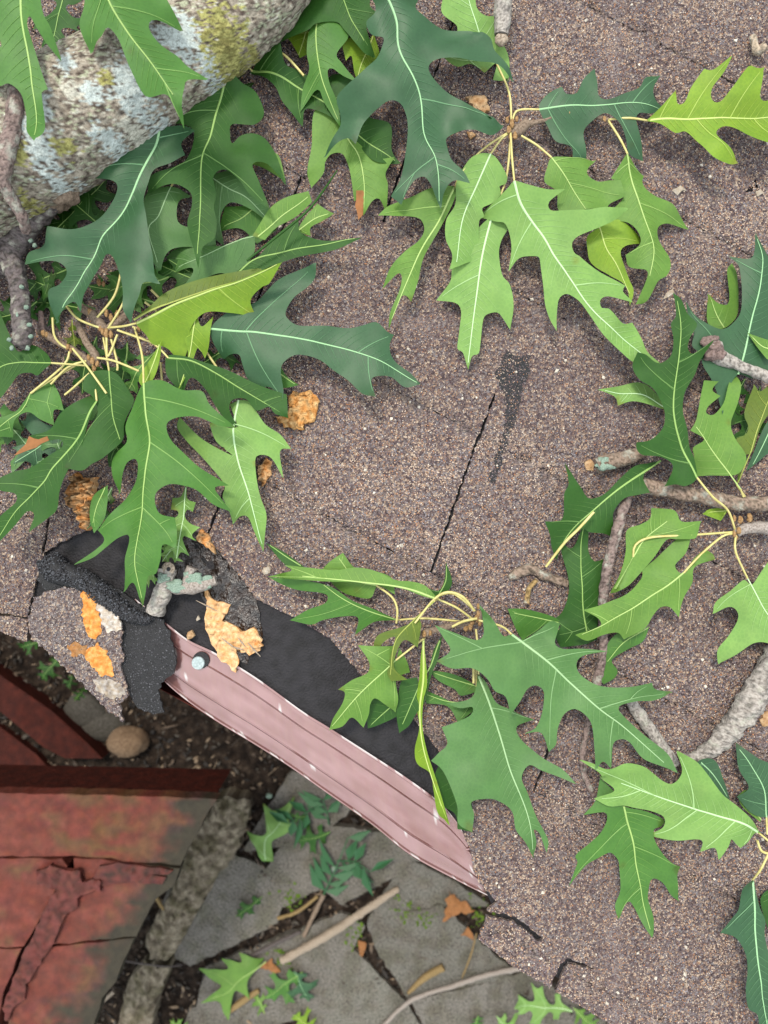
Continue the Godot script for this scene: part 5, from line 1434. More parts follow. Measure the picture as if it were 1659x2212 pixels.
	for g in [[560, 1000, 120, 1340, 0.4, "dark", 18, 31], [600, 900, 820, 1350, 0.4, "deep", 22, 32], [430, 1330, 300, 1100, 0.4, "blue", 16, 33], [20, 1050, 300, 1420, 0.36, "blue", 12, 34], [620, 520, 520, 880, 0.4, "deep", 14, 35], [820, 560, 760, 900, 0.34, "deep", 16, 36], [1000, 620, 820, 880, 0.4, "mid", 20, 37], [250, 300, -60, 420, 0.4, "deep", 20, 38], [1000, 300, 560, 180, 0.34, "mid", 16, 39], [1500, 260, 1100, 30, 0.4, "deep", 18, 40], [1300, 700, 1600, 560, 0.4, "deep", 16, 41], [700, 1500, 560, 1760, 0.34, "blue", 22, 42], [480, 420, 470, 640, 0.3, "olive", 12, 43], [420, 260, 220, 160, 0.5, "deep", 26, 44], [1200, 1500, 1140, 1960, 0.3, "pale", 26, 45], [140, 1000, -180, 1200, 0.4, "mid", 26, 46], [1000, 40, 700, 160, 0.4, "mid", 18, 47]]:
		var q = grown(g[0], g[1], g[2], g[3], g[4], g[7])
		leaf(s, "leaf", g[5], 0, 1, g[6], q[0], q[1], [], {"wave": 6.0})
	wood(s, 0, 1, [430, 590, 34, 3.5, 520, 640, 36, 3.5, 600, 690, 38, 4.5, 620, 650, 38, 4, 560, 560, 34, 3.5, 500, 430, 28, 3], "brown_bark")
	wood(s, 0, 1, [260, 490, 30, 4, 330, 530, 32, 3.5, 430, 590, 34, 3.5], "brown_bark")
	wood(s, 0, 1, [265, 360, 28, 2.5, 270, 440, 30, 3, 280, 500, 30, 4], "red_bark")
	wood(s, 0, 1, [690, 490, 38, 4, 660, 460, 38, 5, 600, 380, 34, 5, 520, 330, 30, 4], "brown_bark")
	wood(s, 0, 1, [690, 490, 38, 4, 780, 410, 36, 5, 830, 360, 34, 4], "brown_bark")
	buds(s, 0, 1, [600, 680, 44, 4, 630, 700, 44, 3.5, 610, 730, 42, 3.5, 575, 660, 42, 3.5, 690, 500, 44, 5, 720, 510, 44, 4, 665, 490, 44, 3.5, 650, 470, 42, 3.5, 720, 400, 42, 4, 760, 380, 42, 4, 690, 370, 40, 4, 440, 590, 40, 3.5, 460, 610, 40, 3, 280, 500, 38, 3.5, 300, 510, 36, 3, 900, 470, 42, 3.5, 580, 360, 38, 4, 640, 170, 30, 4, 670, 180, 30, 3])
	for st in [[[430, 325, 46, 510, 410, 46, 660, 470, 42]], [[700, 470, 42, 800, 300, 46, 815, 160, 44]], [[620, 410, 40, 740, 260, 44, 785, 100, 42]], [[340, 400, 44, 350, 510, 44, 390, 570, 40, 440, 600, 38]], [[720, 540, 42, 760, 690, 46, 760, 740, 44]], [[690, 520, 44, 700, 650, 48, 760, 510, 46]], [[630, 660, 44, 740, 680, 48, 900, 745, 46]], [[470, 600, 42, 560, 710, 48, 690, 890, 52]], [[760, 480, 46, 900, 530, 48, 990, 560, 46]], [[450, 620, 42, 410, 710, 44, 200, 890, 42]], [[560, 680, 42, 440, 720, 44, 330, 830, 40]], [[940, 300, 44, 1020, 360, 46]], [[980, 220, 36, 1030, 270, 36]], [[1040, 690, 30, 1050, 810, 30]], [[1330, 610, 30, 1410, 730, 28]], [[580, 760, 42, 480, 850, 40, 420, 900, 36]]]:
		var run = []
		for i in range(0, st[0].size(), 3):
			var p = mm(0, 1, st[0][i], st[0][i + 1], st[0][i + 2] * 0.75)
			run.append(Vector4(p.x, st[0][i + 2] * 0.75, p.y, 1.15))
		put("stalk", tube(curve3(run, 4.0), 7, 0.0, s.position), M.petiole, s)
	put("brown_tip", slab(ragged(ring(0, 1, [195, 1170, 260, 1190, 310, 1170, 320, 1195, 200, 1260, 90, 1290, 170, 1220], 44), 5.0, 1.0, 9), func(p): return 46.0 + bumps.get_noise_2d(p.x * 2.0, p.y * 2.0) * 6.0, 0.8, 5.0, s.position), M.brown_leaf, s)
	for g in [[1170, 190, 1050, 320, 0.5, "pale", 18, 52, "pale leaf tip poking out beside the forked twig stub"], [1030, 330, 930, 470, 0.4, "pale", 14, 53, "small pale leaf bit behind the drooping tip of the big green leaf"]]:
		var q = grown(g[0], g[1], g[2], g[3], g[4], g[7])
		leaf(self, "oak_leaf", g[5], 0, 2, g[6], q[0], q[1], [], {"wave": 4.0}, g[8])

	# --- upper right sprig
	s = sprig("light green oak sprig spread over the upper right shingles", 2, 0, 0, 830, 26)
	leaf(s, "leaf", "pale", 1, 0, 20, [1560, 405, 1480, 470, 1390, 420, 1300, 445, 1205, 393, 1260, 330, 1300, 200, 1200, 110, 1230, -60, 1410, -60, 1430, 60, 1490, 110, 1560, 110, 1560, 200, 1640, 330, 1645, 480, 1600, 532, 1540, 520], [1560, 405, 1480, 300, 1420, 150, 1360, -40], [1655, 790, 26, 1640, 600, 26], {"wave": 6.0})
	leaf(s, "leaf", "fresh", 1, 0, 36, [1292, 1195, 1130, 1220, 1000, 1270, 860, 1330, 805, 1392, 900, 1400, 1000, 1390, 1070, 1410, 1092, 1480, 1050, 1560, 960, 1640, 870, 1740, 828, 1845, 920, 1772, 945, 1790, 930, 1880, 870, 2020, 863, 2110, 900, 2010, 940, 1925, 970, 1915, 1002, 1938, 1050, 1820, 1090, 1660, 1200, 1460, 1270, 1330, 1305, 1230], [1292, 1195, 1200, 1400, 1090, 1580, 990, 1800, 880, 2060], [1650, 850, 28, 1480, 960, 32, 1340, 1110, 34], {"wave": 8.0, "fold": -0.18})
	leaf(s, "leaf", "pale", 1, 0, 34, [1520, 1000, 1450, 998, 1380, 1040, 1300, 1180, 1290, 1330, 1230, 1440, 1228, 1560, 1270, 1659, 1262, 1740, 1360, 1700, 1430, 1660, 1448, 1560, 1450, 1420, 1482, 1390, 1470, 1340, 1545, 1300, 1592, 1240, 1580, 1200, 1622, 1180, 1628, 1130, 1565, 1030], [1520, 1000, 1440, 1180, 1340, 1420, 1300, 1700], [1645, 860, 28, 1590, 900, 30], {"wave": 7.0})
	leaf(s, "leaf", "pale", 1, 1, 26, [1530, -260, 1440, -180, 1400, -60, 1280, 60, 1260, 160, 1185, 272, 1290, 298, 1330, 350, 1320, 480, 1308, 595, 1342, 622, 1375, 725, 1400, 650, 1442, 632, 1455, 560, 1470, 430, 1490, 382, 1560, 368, 1600, 410, 1642, 465, 1662, 330, 1640, 200, 1590, 130, 1570, 0, 1590, -100, 1640, -200, 1600, -260], [1530, -260, 1465, 0, 1430, 250, 1375, 690], [1650, -780, 26, 1620, -500, 26], {"wave": 6.0})
	leaf(s, "leaf", "pale", 2, 0, 46, [10, 1185, 100, 1210, 220, 1238, 318, 1250, 240, 1310, 250, 1360, 330, 1370, 470, 1370, 590, 1360, 706, 1398, 660, 1440, 560, 1480, 430, 1530, 388, 1580, 400, 1640, 430, 1659, 560, 1750, 745, 1838, 730, 1880, 775, 1948, 620, 1920, 570, 1948, 578, 2000, 620, 2004, 720, 2090, 795, 2082, 850, 2200, 890, 2280, 950, 2350, 800, 2352, 700, 2280, 600, 2190, 560, 2140, 450, 1970, 390, 1920, 340, 1908, 300, 1950, 290, 2125, 240, 2030, 215, 1950, 200, 1810, 185, 1665, 160, 1648, 60, 1650, 0, 1715, 10, 1560, -30, 1430, -100, 1400, -190, 1340, -100, 1275, -20, 1210], [10, 1185, 60, 1320, 190, 1500, 270, 1650, 360, 1780, 500, 1990, 650, 2140, 900, 2330], [-10, 860, 30, 0, 1020, 40], {"wave": 8.0, "fold": 0.10})
	leaf(s, "leaf", "fresh", 2, 0, 36, [250, 1035, 225, 1090, 210, 1180, 290, 1240, 300, 1340, 330, 1370, 470, 1365, 600, 1350, 628, 1405, 632, 1320, 722, 1275, 700, 1172, 630, 1165, 560, 1170, 492, 1130, 500, 1080, 545, 1022, 430, 1025, 330, 1030], [250, 1035, 370, 1200, 470, 1362], [60, 880, 30, 160, 940, 34], {"wave": 7.0})
	leaf(s, "leaf", "fresh", 2, 0, 40, [742, 1008, 690, 1080, 655, 1145, 720, 1180, 732, 1270, 640, 1360, 660, 1400, 760, 1430, 820, 1500, 832, 1580, 740, 1659, 765, 1720, 870, 1748, 872, 1820, 836, 1945, 900, 1930, 950, 1820, 1010, 1780, 1036, 1720, 1030, 1650, 1000, 1600, 965, 1530, 970, 1450, 1050, 1410, 1195, 1422, 1130, 1350, 1060, 1280, 950, 1240, 888, 1200, 868, 1150, 882, 1098, 810, 1050], [742, 1008, 800, 1200, 870, 1430, 920, 1600, 890, 1790], [620, 775, 30, 700, 900, 36], {"wave": 10.0, "fold": -0.15})
	leaf(s, "leaf", "lime", 2, 0, 26, [560, 1480, 490, 1530, 490, 1610, 520, 1700, 640, 1780, 740, 1850, 772, 1960, 792, 1880, 760, 1800, 700, 1650, 730, 1600, 832, 1572, 800, 1510, 680, 1430], [560, 1470, 600, 1600, 680, 1720, 765, 1900], [], {"wave": 6.0})
	leaf(s, "leaf", "dark", 2, 0, 34, [180, 700, 190, 650, 250, 590, 320, 570, 350, 610, 420, 600, 470, 500, 535, 448, 556, 520, 560, 620, 620, 650, 740, 600, 830, 560, 880, 480, 980, 450, 925, 560, 940, 640, 1010, 680, 900, 735, 820, 740, 800, 790, 850, 930, 862, 1005, 770, 985, 740, 900, 690, 800, 600, 740, 500, 800, 470, 850, 490, 960, 490, 1035, 400, 1025, 390, 940, 290, 900, 240, 810], [180, 700, 400, 690, 600, 688, 760, 672, 960, 690], [0, 830, 28, 30, 720, 30], {"wave": 7.0, "fold": 0.16})
	leaf(s, "leaf", "lime", 2, 0, 44, [900, 760, 970, 690, 1052, 605, 1060, 680, 1105, 680, 1150, 580, 1230, 478, 1275, 490, 1365, 440, 1340, 510, 1275, 600, 1280, 670, 1330, 682, 1400, 600, 1500, 470, 1560, 470, 1608, 465, 1590, 620, 1620, 662, 1720, 660, 1810, 760, 1760, 1000, 1659, 970, 1560, 930, 1460, 850, 1370, 830, 1308, 870, 1320, 930, 1400, 1000, 1436, 1065, 1390, 1080, 1280, 1050, 1200, 950, 1120, 860, 1050, 870, 960, 800], [900, 760, 1150, 775, 1380, 770, 1659, 750, 1760, 760], [620, 775, 30, 760, 765, 38], {"wave": 8.0, "fold": 0.12})
	wood(s, 2, 0, [620, 775, 30, 3, 500, 735, 30, 2.6, 370, 720, 30, 2.8, 280, 760, 28, 2, 0, 830, 26, 3], "brown_bark")
	wood(s, 2, 0, [100, 790, 28, 5, 40, 850, 28, 6, 0, 860, 26, 4], "brown_bark")
	buds(s, 2, 0, [0, 800, 34, 4.5, -20, 840, 32, 4, 20, 880, 32, 4, -30, 780, 30, 3.5, 30, 770, 30, 3, -10, 890, 30, 3.5, 600, 770, 34, 3, 370, 725, 34, 2.5])

	# --- right edge, dark sprig behind
	s = sprig("dark bluish oak sprig at the right edge behind the slender green leaf", 2, 1, 1460, 760, 24)
	leaf(s, "leaf", "dark", 2, 1, 34, [1460, 770, 1400, 860, 1340, 1022, 1325, 900, 1280, 800, 1230, 720, 1200, 640, 1150, 590, 1165, 480, 1125, 312, 1230, 425, 1340, 482, 1420, 440, 1475, 350, 1472, 80, 1430, 0, 1500, 20, 1550, 10, 1598, -150, 1640, -20, 1690, 100, 1720, 300, 1700, 560, 1640, 800, 1540, 790], [1460, 770, 1500, 600, 1580, 250, 1610, 50, 1600, -120], [], {"wave": 7.0, "fold": 0.12})
	leaf(s, "leaf", "fresh", 2, 1, 22, [1350, 470, 1280, 430, 1262, 265, 1320, 300, 1400, 310, 1422, 260, 1408, 80, 1440, 50, 1480, 120, 1480, 350, 1420, 440], [1380, 460, 1330, 380, 1280, 290], [], {"wave": 5.0})
	leaf(s, "leaf", "fresh", 2, 1, 44, [1720, 640, 1650, 665, 1600, 600, 1535, 508, 1620, 530, 1720, 560], [1720, 600, 1640, 590, 1550, 520], [], {"wave": 4.0})
	leaf(s, "leaf", "dark", 2, 1, 16, [1640, 1100, 1560, 1300, 1540, 1380, 1640, 1300, 1740, 1200, 1720, 1000], [1700, 1050, 1640, 1200, 1560, 1370], [], {"wave": 5.0})
	for g in [[1500, 800, 1360, 1060, 0.4, "deep", 14, 61], [1600, 850, 1480, 1240, 0.36, "deep", 12, 62], [1620, 300, 1720, 640, 0.4, "deep", 18, 63]]:
		var q = grown(g[0], g[1], g[2], g[3], g[4], g[7])
		leaf(s, "leaf", g[5], 2, 1, g[6], q[0], q[1], [], {"wave": 5.0})

	# --- right sprig with the slender leaf
	s = sprig("oak sprig at the right edge whose yellow stalks meet beside the straight brown twig", 2, 2, 1450, 140, 30)
	leaf(s, "leaf", "deep", 2, 1, 54, [1205, 1435, 1130, 1490, 1060, 1480, 982, 1487, 1040, 1400, 1042, 1340, 960, 1300, 840, 1290, 795, 1250, 798, 1218, 900, 1190, 980, 1120, 1002, 1050, 990, 970, 920, 860, 830, 800, 785, 710, 810, 635, 870, 640, 930, 685, 975, 690, 1030, 640, 1042, 540, 1028, 440, 1060, 390, 1062, 240, 1110, 290, 1140, 370, 1195, 442, 1150, 530, 1140, 600, 1180, 632, 1275, 565, 1222, 680, 1190, 770, 1130, 880, 1118, 1000, 1150, 1120, 1170, 1240, 1195, 1300], [1205, 1435, 1110, 1220, 1062, 1050, 1058, 880, 1090, 500, 1075, 290], [1450, 1790, 30, 1400, 1650, 40, 1300, 1560, 50], {"wave": 8.0, "fold": 0.14})
	leaf(s, "leaf", "pale", 2, 1, 24, [1000, 990, 880, 960, 780, 940, 700, 958, 670, 910, 572, 868, 700, 840, 830, 815, 920, 860, 990, 960], [1000, 985, 850, 900, 700, 890, 600, 872], [], {"wave": 5.0})
	leaf(s, "leaf", "fresh", 2, 1, 42, [1240, 1190, 1160, 1130, 1190, 1050, 1230, 820, 1328, 818, 1290, 870, 1335, 908, 1265, 975, 1250, 1020, 1300, 1030, 1370, 950, 1412, 830, 1462, 752, 1492, 820, 1470, 950, 1420, 1080, 1440, 1180, 1505, 1290, 1490, 1370, 1442, 1420, 1300, 1420, 1210, 1420, 1195, 1300, 1180, 1240], [1480, 1510, 1350, 1330, 1170, 1090], [1500, 1560, 36], {"wave": 7.0, "fold": 0.1})
	leaf(s, "leaf", "olive", 2, 1, 30, [1500, 1480, 1450, 1270, 1450, 1190, 1520, 1155, 1540, 1100, 1515, 1020, 1560, 850, 1600, 880, 1700, 800, 1700, 950, 1620, 1100, 1560, 1270, 1510, 1300], [1495, 1480, 1560, 1240, 1620, 1050, 1680, 860], [1510, 1560, 34], {"wave": 6.0})
	leaf(s, "leaf", "deep", 2, 1, 34, [985, 1322, 900, 1340, 800, 1360, 700, 1440, 620, 1520, 560, 1560, 490, 1570, 440, 1510, 390, 1440, 342, 1352, 350, 1480, 322, 1540, 325, 1660, 305, 1715, 212, 1728, 240, 1810, 250, 1880, 285, 1955, 330, 1870, 450, 1770, 500, 1790, 600, 1800, 670, 1820, 650, 1700, 660, 1640, 720, 1570, 800, 1550, 872, 1530, 850, 1440, 900, 1370], [985, 1322, 700, 1500, 520, 1650, 400, 1760, 290, 1920], [], {"wave": 7.0})
	put("stalk", tube(curve3(run_of(2, 2, [530, 0, 44, 1.3, 430, 110, 44, 1.4, 340, 200, 40, 1.4, 220, 355, 30, 1.2]), 4.0), 7, 0.0, s.position), M.petiole, s)
	leaf(s, "leaf", "deep", 2, 2, 24, [455, 80, 420, 205, 385, 238, 345, 212, 330, 260, 365, 420, 365, 540, 330, 650, 290, 700, 320, 740, 280, 800, 330, 880, 480, 860, 560, 830, 560, 720, 590, 560, 600, 310, 540, 320, 500, 260, 490, 130], [490, 790, 465, 640, 450, 400, 452, 100], [], {"wave": 6.0})
	leaf(s, "leaf", "mid", 2, 2, 18, [290, 690, 180, 650, 70, 630, -10, 640, 30, 760, 80, 835, 150, 790, 240, 720, 330, 740], [310, 720, 180, 690, 20, 660], [], {"wave": 5.0})
	leaf(s, "leaf", "fresh", 2, 2, 40, [1050, 175, 990, 180, 900, 300, 760, 460, 648, 515, 700, 400, 730, 260, 740, 120, 830, 80, 890, 40, 900, -20, 1050, -10, 1090, 60, 1215, 68, 1190, 150, 1170, 172], [780, 290, 850, 180, 1000, 60], [1440, 130, 34, 1150, 150, 44, 900, 165, 48, 800, 215, 46], {"wave": 6.0})
	leaf(s, "leaf", "fresh", 2, 2, 50, [1110, 400, 1060, 350, 1140, 265, 1172, 160, 1090, 180, 960, 300, 860, 370, 850, 430, 760, 530, 600, 600, 482, 640, 560, 690, 570, 740, 434, 803, 500, 842, 600, 800, 700, 790, 752, 832, 870, 760, 920, 680, 970, 620, 1030, 620, 1080, 668, 1120, 560, 1170, 460, 1180, 360, 1290, 300, 1265, 250, 1190, 300], [1105, 395, 1020, 460, 800, 620, 460, 798], [1440, 140, 34, 1360, 160, 40, 1220, 280, 48], {"wave": 8.0, "fold": -0.12})
	leaf(s, "leaf", "mid", 2, 2, 22, [880, 750, 800, 790, 700, 780, 620, 860, 610, 960, 570, 1080, 600, 1110, 670, 1080, 690, 1030, 650, 960, 760, 890, 850, 840], [880, 750, 720, 850, 620, 970], [], {"wave": 5.0})
	leaf(s, "leaf", "pale", 2, 2, 36, [1560, 470, 1500, 440, 1400, 510, 1290, 580, 1276, 638, 1390, 610, 1450, 640, 1460, 700, 1400, 800, 1328, 890, 1350, 975, 1450, 920, 1560, 850, 1659, 850, 1760, 900, 1800, 600, 1760, 360, 1659, 330], [1530, 430, 1600, 560, 1660, 660, 1760, 800], [1450, 150, 34, 1450, 260, 40], {"wave": 7.0})
	wood(s, 2, 2, [1450, 140, 30, 4, 1500, 110, 30, 5, 1600, 100, 30, 6, 1760, 110, 28, 7], "grey_bark")
	buds(s, 2, 2, [1440, 140, 36, 3.5, 1470, 120, 36, 4, 1450, 165, 34, 3.5, 1480, 50, 34, 4, 1540, 40, 34, 4.5, 1440, 40, 32, 3.5])
	leaf(s, "leaf", "lime", 2, 2, 22, [1400, -20, 1350, 50, 1250, 10, 1280, -20], [1400, -10, 1280, 0], [], {"wave": 3.0})

	# --- middle sprig over the metal strip
	s = sprig("oak sprig in the lower middle drooping over the felt and the metal strip", 1, 2, 1430, 700, 28)
	leaf(s, "leaf", "fresh", 1, 2, 44, [1175, 565, 1100, 480, 1000, 450, 900, 440, 760, 380, 640, 362, 500, 378, 195, 350, 230, 380, 105, 410, 300, 438, 480, 450, 640, 455, 800, 470, 960, 500, 1080, 545], [1175, 565, 960, 492, 640, 450, 300, 415], [1410, 700, 32, 1300, 620, 40], {"wave": 6.0, "lean": Vector2(0.0, 0.2)})
	leaf(s, "leaf", "deep", 1, 2, 26, [300, 350, 180, 260, 76, 208, 190, 340], [290, 348, 180, 280, 90, 215], [], {"wave": 4.0})
	leaf(s, "leaf", "fresh", 1, 2, 24, [790, 480, 740, 560, 620, 545, 540, 510, 480, 450, 430, 380, 480, 320, 562, 272, 640, 360, 760, 380, 880, 430, 890, 520], [780, 475, 650, 440, 540, 300], [910, 720, 30, 915, 630, 34, 880, 550, 34], {"wave": 6.0})
	leaf(s, "leaf", "mid", 1, 2, 34, [915, 710, 860, 712, 760, 722, 648, 795, 660, 690, 560, 680, 430, 705, 350, 738, 226, 710, 330, 640, 450, 590, 462, 540, 400, 520, 280, 510, 190, 480, 105, 428, 300, 440, 480, 480, 620, 570, 760, 630], [915, 710, 720, 640, 560, 560, 420, 455], [1330, 710, 28, 1100, 690, 32], {"wave": 5.0, "lean": Vector2(0.0, -0.15)})
	leaf(s, "leaf", "deep", 1, 2, 22, [1180, 550, 1100, 490, 1180, 510, 1222, 440, 1232, 336, 1272, 450, 1240, 520], [1180, 545, 1230, 450, 1235, 350], [1420, 640, 28, 1280, 530, 28], {"wave": 4.0})
	leaf(s, "leaf", "blue", 2, 2, 58, [0, 795, -60, 800, -130, 690, -205, 615, -190, 780, -240, 820, -400, 760, -495, 728, -450, 800, -410, 880, -482, 942, -400, 990, -270, 990, -180, 1050, -130, 1130, -60, 1170, -20, 1280, 40, 1200, 90, 1130, 150, 1115, 200, 1160, 190, 1270, 150, 1380, 90, 1424, 180, 1420, 240, 1535, 280, 1500, 290, 1400, 330, 1310, 400, 1270, 470, 1310, 510, 1380, 520, 1540, 520, 1625, 575, 1600, 632, 1645, 650, 1500, 700, 1470, 760, 1490, 830, 1580, 900, 1620, 1045, 1665, 1000, 1560, 850, 1440, 730, 1330, 680, 1270, 700, 1240, 800, 1220, 900, 1215, 1015, 1162, 900, 1130, 870, 1092, 760, 1120, 640, 1130, 530, 1110, 440, 1050, 415, 980, 450, 930, 585, 890, 430, 880, 320, 880, 272, 840, 315, 735, 248, 708, 150, 780, 80, 832], [0, 795, 220, 960, 380, 1110, 560, 1270, 720, 1390, 980, 1620], [-225, 700, 32, -70, 740, 46], {"wave": 8.0, "fold": 0.08})
	leaf(s, "leaf", "blue", 1, 2, 40, [1450, 1075, 1400, 1200, 1250, 1243, 1320, 1270, 1400, 1260, 1390, 1310, 1300, 1360, 1212, 1402, 1240, 1500, 1180, 1560, 1140, 1600, 1200, 1659, 1250, 1750, 1300, 1890, 1310, 2010, 1392, 2055, 1410, 1950, 1390, 1860, 1500, 1840, 1580, 1870, 1659, 1940, 1680, 2050, 1740, 2130, 1805, 2248, 1822, 2150, 1800, 2060, 1840, 2090, 1892, 2215, 1900, 2140, 1820, 1980, 1760, 1820, 1720, 1720, 1770, 1640, 1850, 1670, 2050, 1735, 1980, 1660, 1850, 1590, 1720, 1480, 1700, 1400, 1805, 1370, 1730, 1330, 1659, 1290, 1560, 1240, 1500, 1120], [1450, 1075, 1510, 1230, 1580, 1440, 1650, 1680, 1760, 1960, 1800, 2200], [1425, 760, 28, 1440, 900, 36], {"wave": 8.0, "fold": 0.14})
	leaf(s, "leaf", "deep", 1, 2, 30, [1480, 1400, 1390, 1480, 1250, 1560, 1190, 1640, 1150, 1760, 1180, 1900, 1290, 1960, 1310, 2045, 1390, 2050, 1400, 1900, 1360, 1750, 1430, 1660, 1520, 1620, 1490, 1540, 1540, 1470], [1385, 1480, 1350, 1680, 1330, 1830, 1350, 2000], [], {"wave": 7.0})
	leaf(s, "leaf", "lime", 1, 2, 40, [1085, 830, 1110, 1100, 1085, 1230, 1080, 1400, 1110, 1560, 1150, 1680, 1190, 1800, 1245, 2010, 1180, 1960, 1150, 1800, 1130, 1700, 1050, 1660, 1032, 1565, 1060, 1400, 1040, 1250, 1060, 1080, 1068, 950], [1085, 830, 1085, 1080, 1062, 1300, 1090, 1560, 1200, 1900], [1095, 815, 38], {"wave": 6.0, "lean": Vector2(0.5, 0.0)})
	leaf(s, "leaf", "deep", 1, 2, 30, [1200, 810, 1150, 900, 1120, 1040, 1090, 1210, 1070, 1150, 1040, 1080, 950, 1090, 930, 1140, 910, 1300, 935, 1425, 990, 1390, 1040, 1300, 1090, 1230, 1140, 1040, 1180, 950], [1190, 830, 1130, 1000, 1060, 1120, 950, 1380], [], {"wave": 6.0})
	leaf(s, "leaf", "deep", 1, 2, 20, [930, 1200, 820, 1200, 750, 1200, 720, 1300, 730, 1390, 790, 1380, 880, 1340, 960, 1280], [930, 1210, 840, 1290, 750, 1370], [], {"wave": 5.0})
	leaf(s, "leaf", "mid", 1, 2, 18, [1450, 1150, 1350, 1080, 1250, 1040, 1130, 1030, 1180, 1090, 1290, 1150, 1330, 1190], [1430, 1130, 1300, 1090, 1150, 1040], [1425, 990, 30], {"wave": 5.0})
	leaf(s, "leaf", "mid", 1, 2, 16, [1420, 1230, 1300, 1240, 1180, 1190, 1100, 1170, 1110, 1240, 1240, 1260, 1310, 1350, 1400, 1290], [1410, 1240, 1250, 1230, 1110, 1190], [], {"wave": 5.0})
	leaf(s, "leaf", "fresh", 1, 2, 48, [905, 965, 890, 880, 800, 870, 675, 872, 730, 960, 730, 1030, 690, 1060, 620, 1090, 548, 1150, 575, 1170, 560, 1240, 500, 1340, 482, 1418, 560, 1400, 620, 1340, 692, 1396, 730, 1320, 740, 1250, 770, 1210, 830, 1250, 900, 1305, 922, 1220, 910, 1090, 995, 1062, 980, 980, 930, 900], [905, 965, 700, 1150, 600, 1260, 490, 1400], [1085, 820, 40], {"wave": 8.0, "fold": -0.1})
	leaf(s, "leaf", "olive", 1, 2, 52, [1150, 570, 1080, 640, 980, 730, 800, 800, 760, 880, 758, 1005, 810, 870, 900, 810, 880, 900, 850, 1040, 880, 1095, 965, 1075, 900, 1020, 900, 940, 960, 830, 1040, 862, 1070, 720, 1060, 680], [1150, 570, 1000, 720, 900, 850, 870, 1060], [1180, 560, 40], {"wave": 5.0, "lean": Vector2(0.25, 0.0)})
	put("stalk", tube(curve3(run_of(1, 2, [1415, 640, 34, 1.3, 1340, 550, 40, 1.4, 1240, 520, 42, 1.3, 1150, 570, 46, 1.2, 1030, 720, 46, 1.0]), 4.0), 7, 0.0, s.position), M.petiole, s)
	put("stalk", tube(curve3(run_of(1, 2, [1410, 860, 20, 1.4, 1410, 1000, 22, 1.4, 1410, 1110, 24, 1.2]), 4.0), 7, 0.0, s.position), M.petiole, s)
	put("stalk", tube(curve3(run_of(1, 2, [1270, 745, 34, 1.3, 1340, 710, 32, 1.4, 1430, 690, 30, 1.4]), 4.0), 7, 0.0, s.position), M.petiole, s)
	wood(s, 1, 2, [1060, 800, 40, 3, 1100, 780, 40, 4, 1180, 760, 38, 3, 1290, 730, 32, 3, 1430, 700, 28, 4, 1440, 640, 28, 3], "brown_bark")
	buds(s, 1, 2, [1430, 690, 34, 4, 1400, 710, 34, 4, 1450, 720, 32, 3.5, 1440, 660, 32, 3.5, 1390, 740, 32, 4, 1360, 750, 30, 4, 1090, 790, 46, 3.5, 1130, 785, 44, 3, 1440, 610, 30, 3])

	# --- bottom right sprig
	s = sprig("oak sprig in the lower right corner with broad light green leaves", 2, 3, 1650, 470, 26)
	leaf(s, "leaf", "pale", 2, 3, 46, [1640, 455, 1590, 460, 1500, 530, 1450, 490, 1420, 460, 1400, 505, 1328, 565, 1300, 505, 1215, 515, 1220, 460, 1080, 468, 915, 465, 990, 390, 985, 320, 900, 280, 800, 260, 720, 240, 630, 248, 552, 206, 660, 142, 580, 70, 540, 0, 430, -70, 500, -60, 600, -20, 720, -60, 820, -40, 900, 20, 960, 70, 1020, 95, 1070, 60, 1090, 0, 1065, -110, 1160, -70, 1240, 20, 1340, 150, 1440, 230, 1550, 330], [1640, 455, 1500, 360, 1330, 310, 1130, 250, 930, 180, 700, 90], [1720, 520, 32], {"wave": 8.0, "fold": 0.08})
	leaf(s, "leaf", "mid", 2, 3, 34, [720, 235, 660, 150, 580, 85, 540, 210, 472, 290, 590, 278, 610, 320, 580, 400, 500, 490, 415, 575, 430, 620, 380, 758, 440, 690, 500, 620, 580, 570, 640, 550, 690, 600, 700, 650, 700, 800, 665, 890, 680, 948, 750, 870, 790, 900, 840, 1000, 885, 1052, 915, 970, 890, 860, 900, 760, 930, 728, 990, 760, 1050, 850, 1095, 880, 1080, 720, 1105, 668, 1040, 620, 980, 560, 920, 460, 920, 390, 960, 380, 990, 350, 950, 310, 860, 270], [715, 235, 740, 330, 780, 460, 830, 740, 880, 1020], [], {"wave": 8.0, "fold": 0.06})
	leaf(s, "leaf", "dark", 2, 3, 26, [1300, 130, 1230, 20, 1180, -20, 1230, -60, 1320, -45, 1370, 80, 1408, 198], [1220, -40, 1300, 40, 1395, 185], [], {"wave": 5.0})
	leaf(s, "leaf", "dark", 2, 3, 30, [1640, 330, 1560, 300, 1470, 190, 1540, 130, 1470, 0, 1478, -138, 1600, -60, 1700, 0, 1740, 200, 1680, 300], [1660, 330, 1640, 150, 1550, -20, 1490, -110], [1655, 430, 28], {"wave": 6.0})
	leaf(s, "leaf", "fresh", 2, 3, 20, [1600, 330, 1500, 260, 1460, 180, 1540, 150, 1640, 240], [1610, 330, 1540, 240, 1480, 190], [], {"wave": 5.0})
	leaf(s, "leaf", "dark", 2, 3, 34, [1592, 760, 1500, 770, 1475, 820, 1460, 910, 1400, 980, 1355, 1052, 1440, 1090, 1510, 1200, 1522, 1310, 1500, 1430, 1520, 1540, 1590, 1600, 1610, 1720, 1720, 1780, 1690, 1400, 1645, 1100, 1650, 1000, 1610, 900], [1592, 760, 1580, 940, 1600, 1300, 1660, 1700], [1660, 560, 30, 1610, 660, 34], {"wave": 7.0, "fold": 0.15})
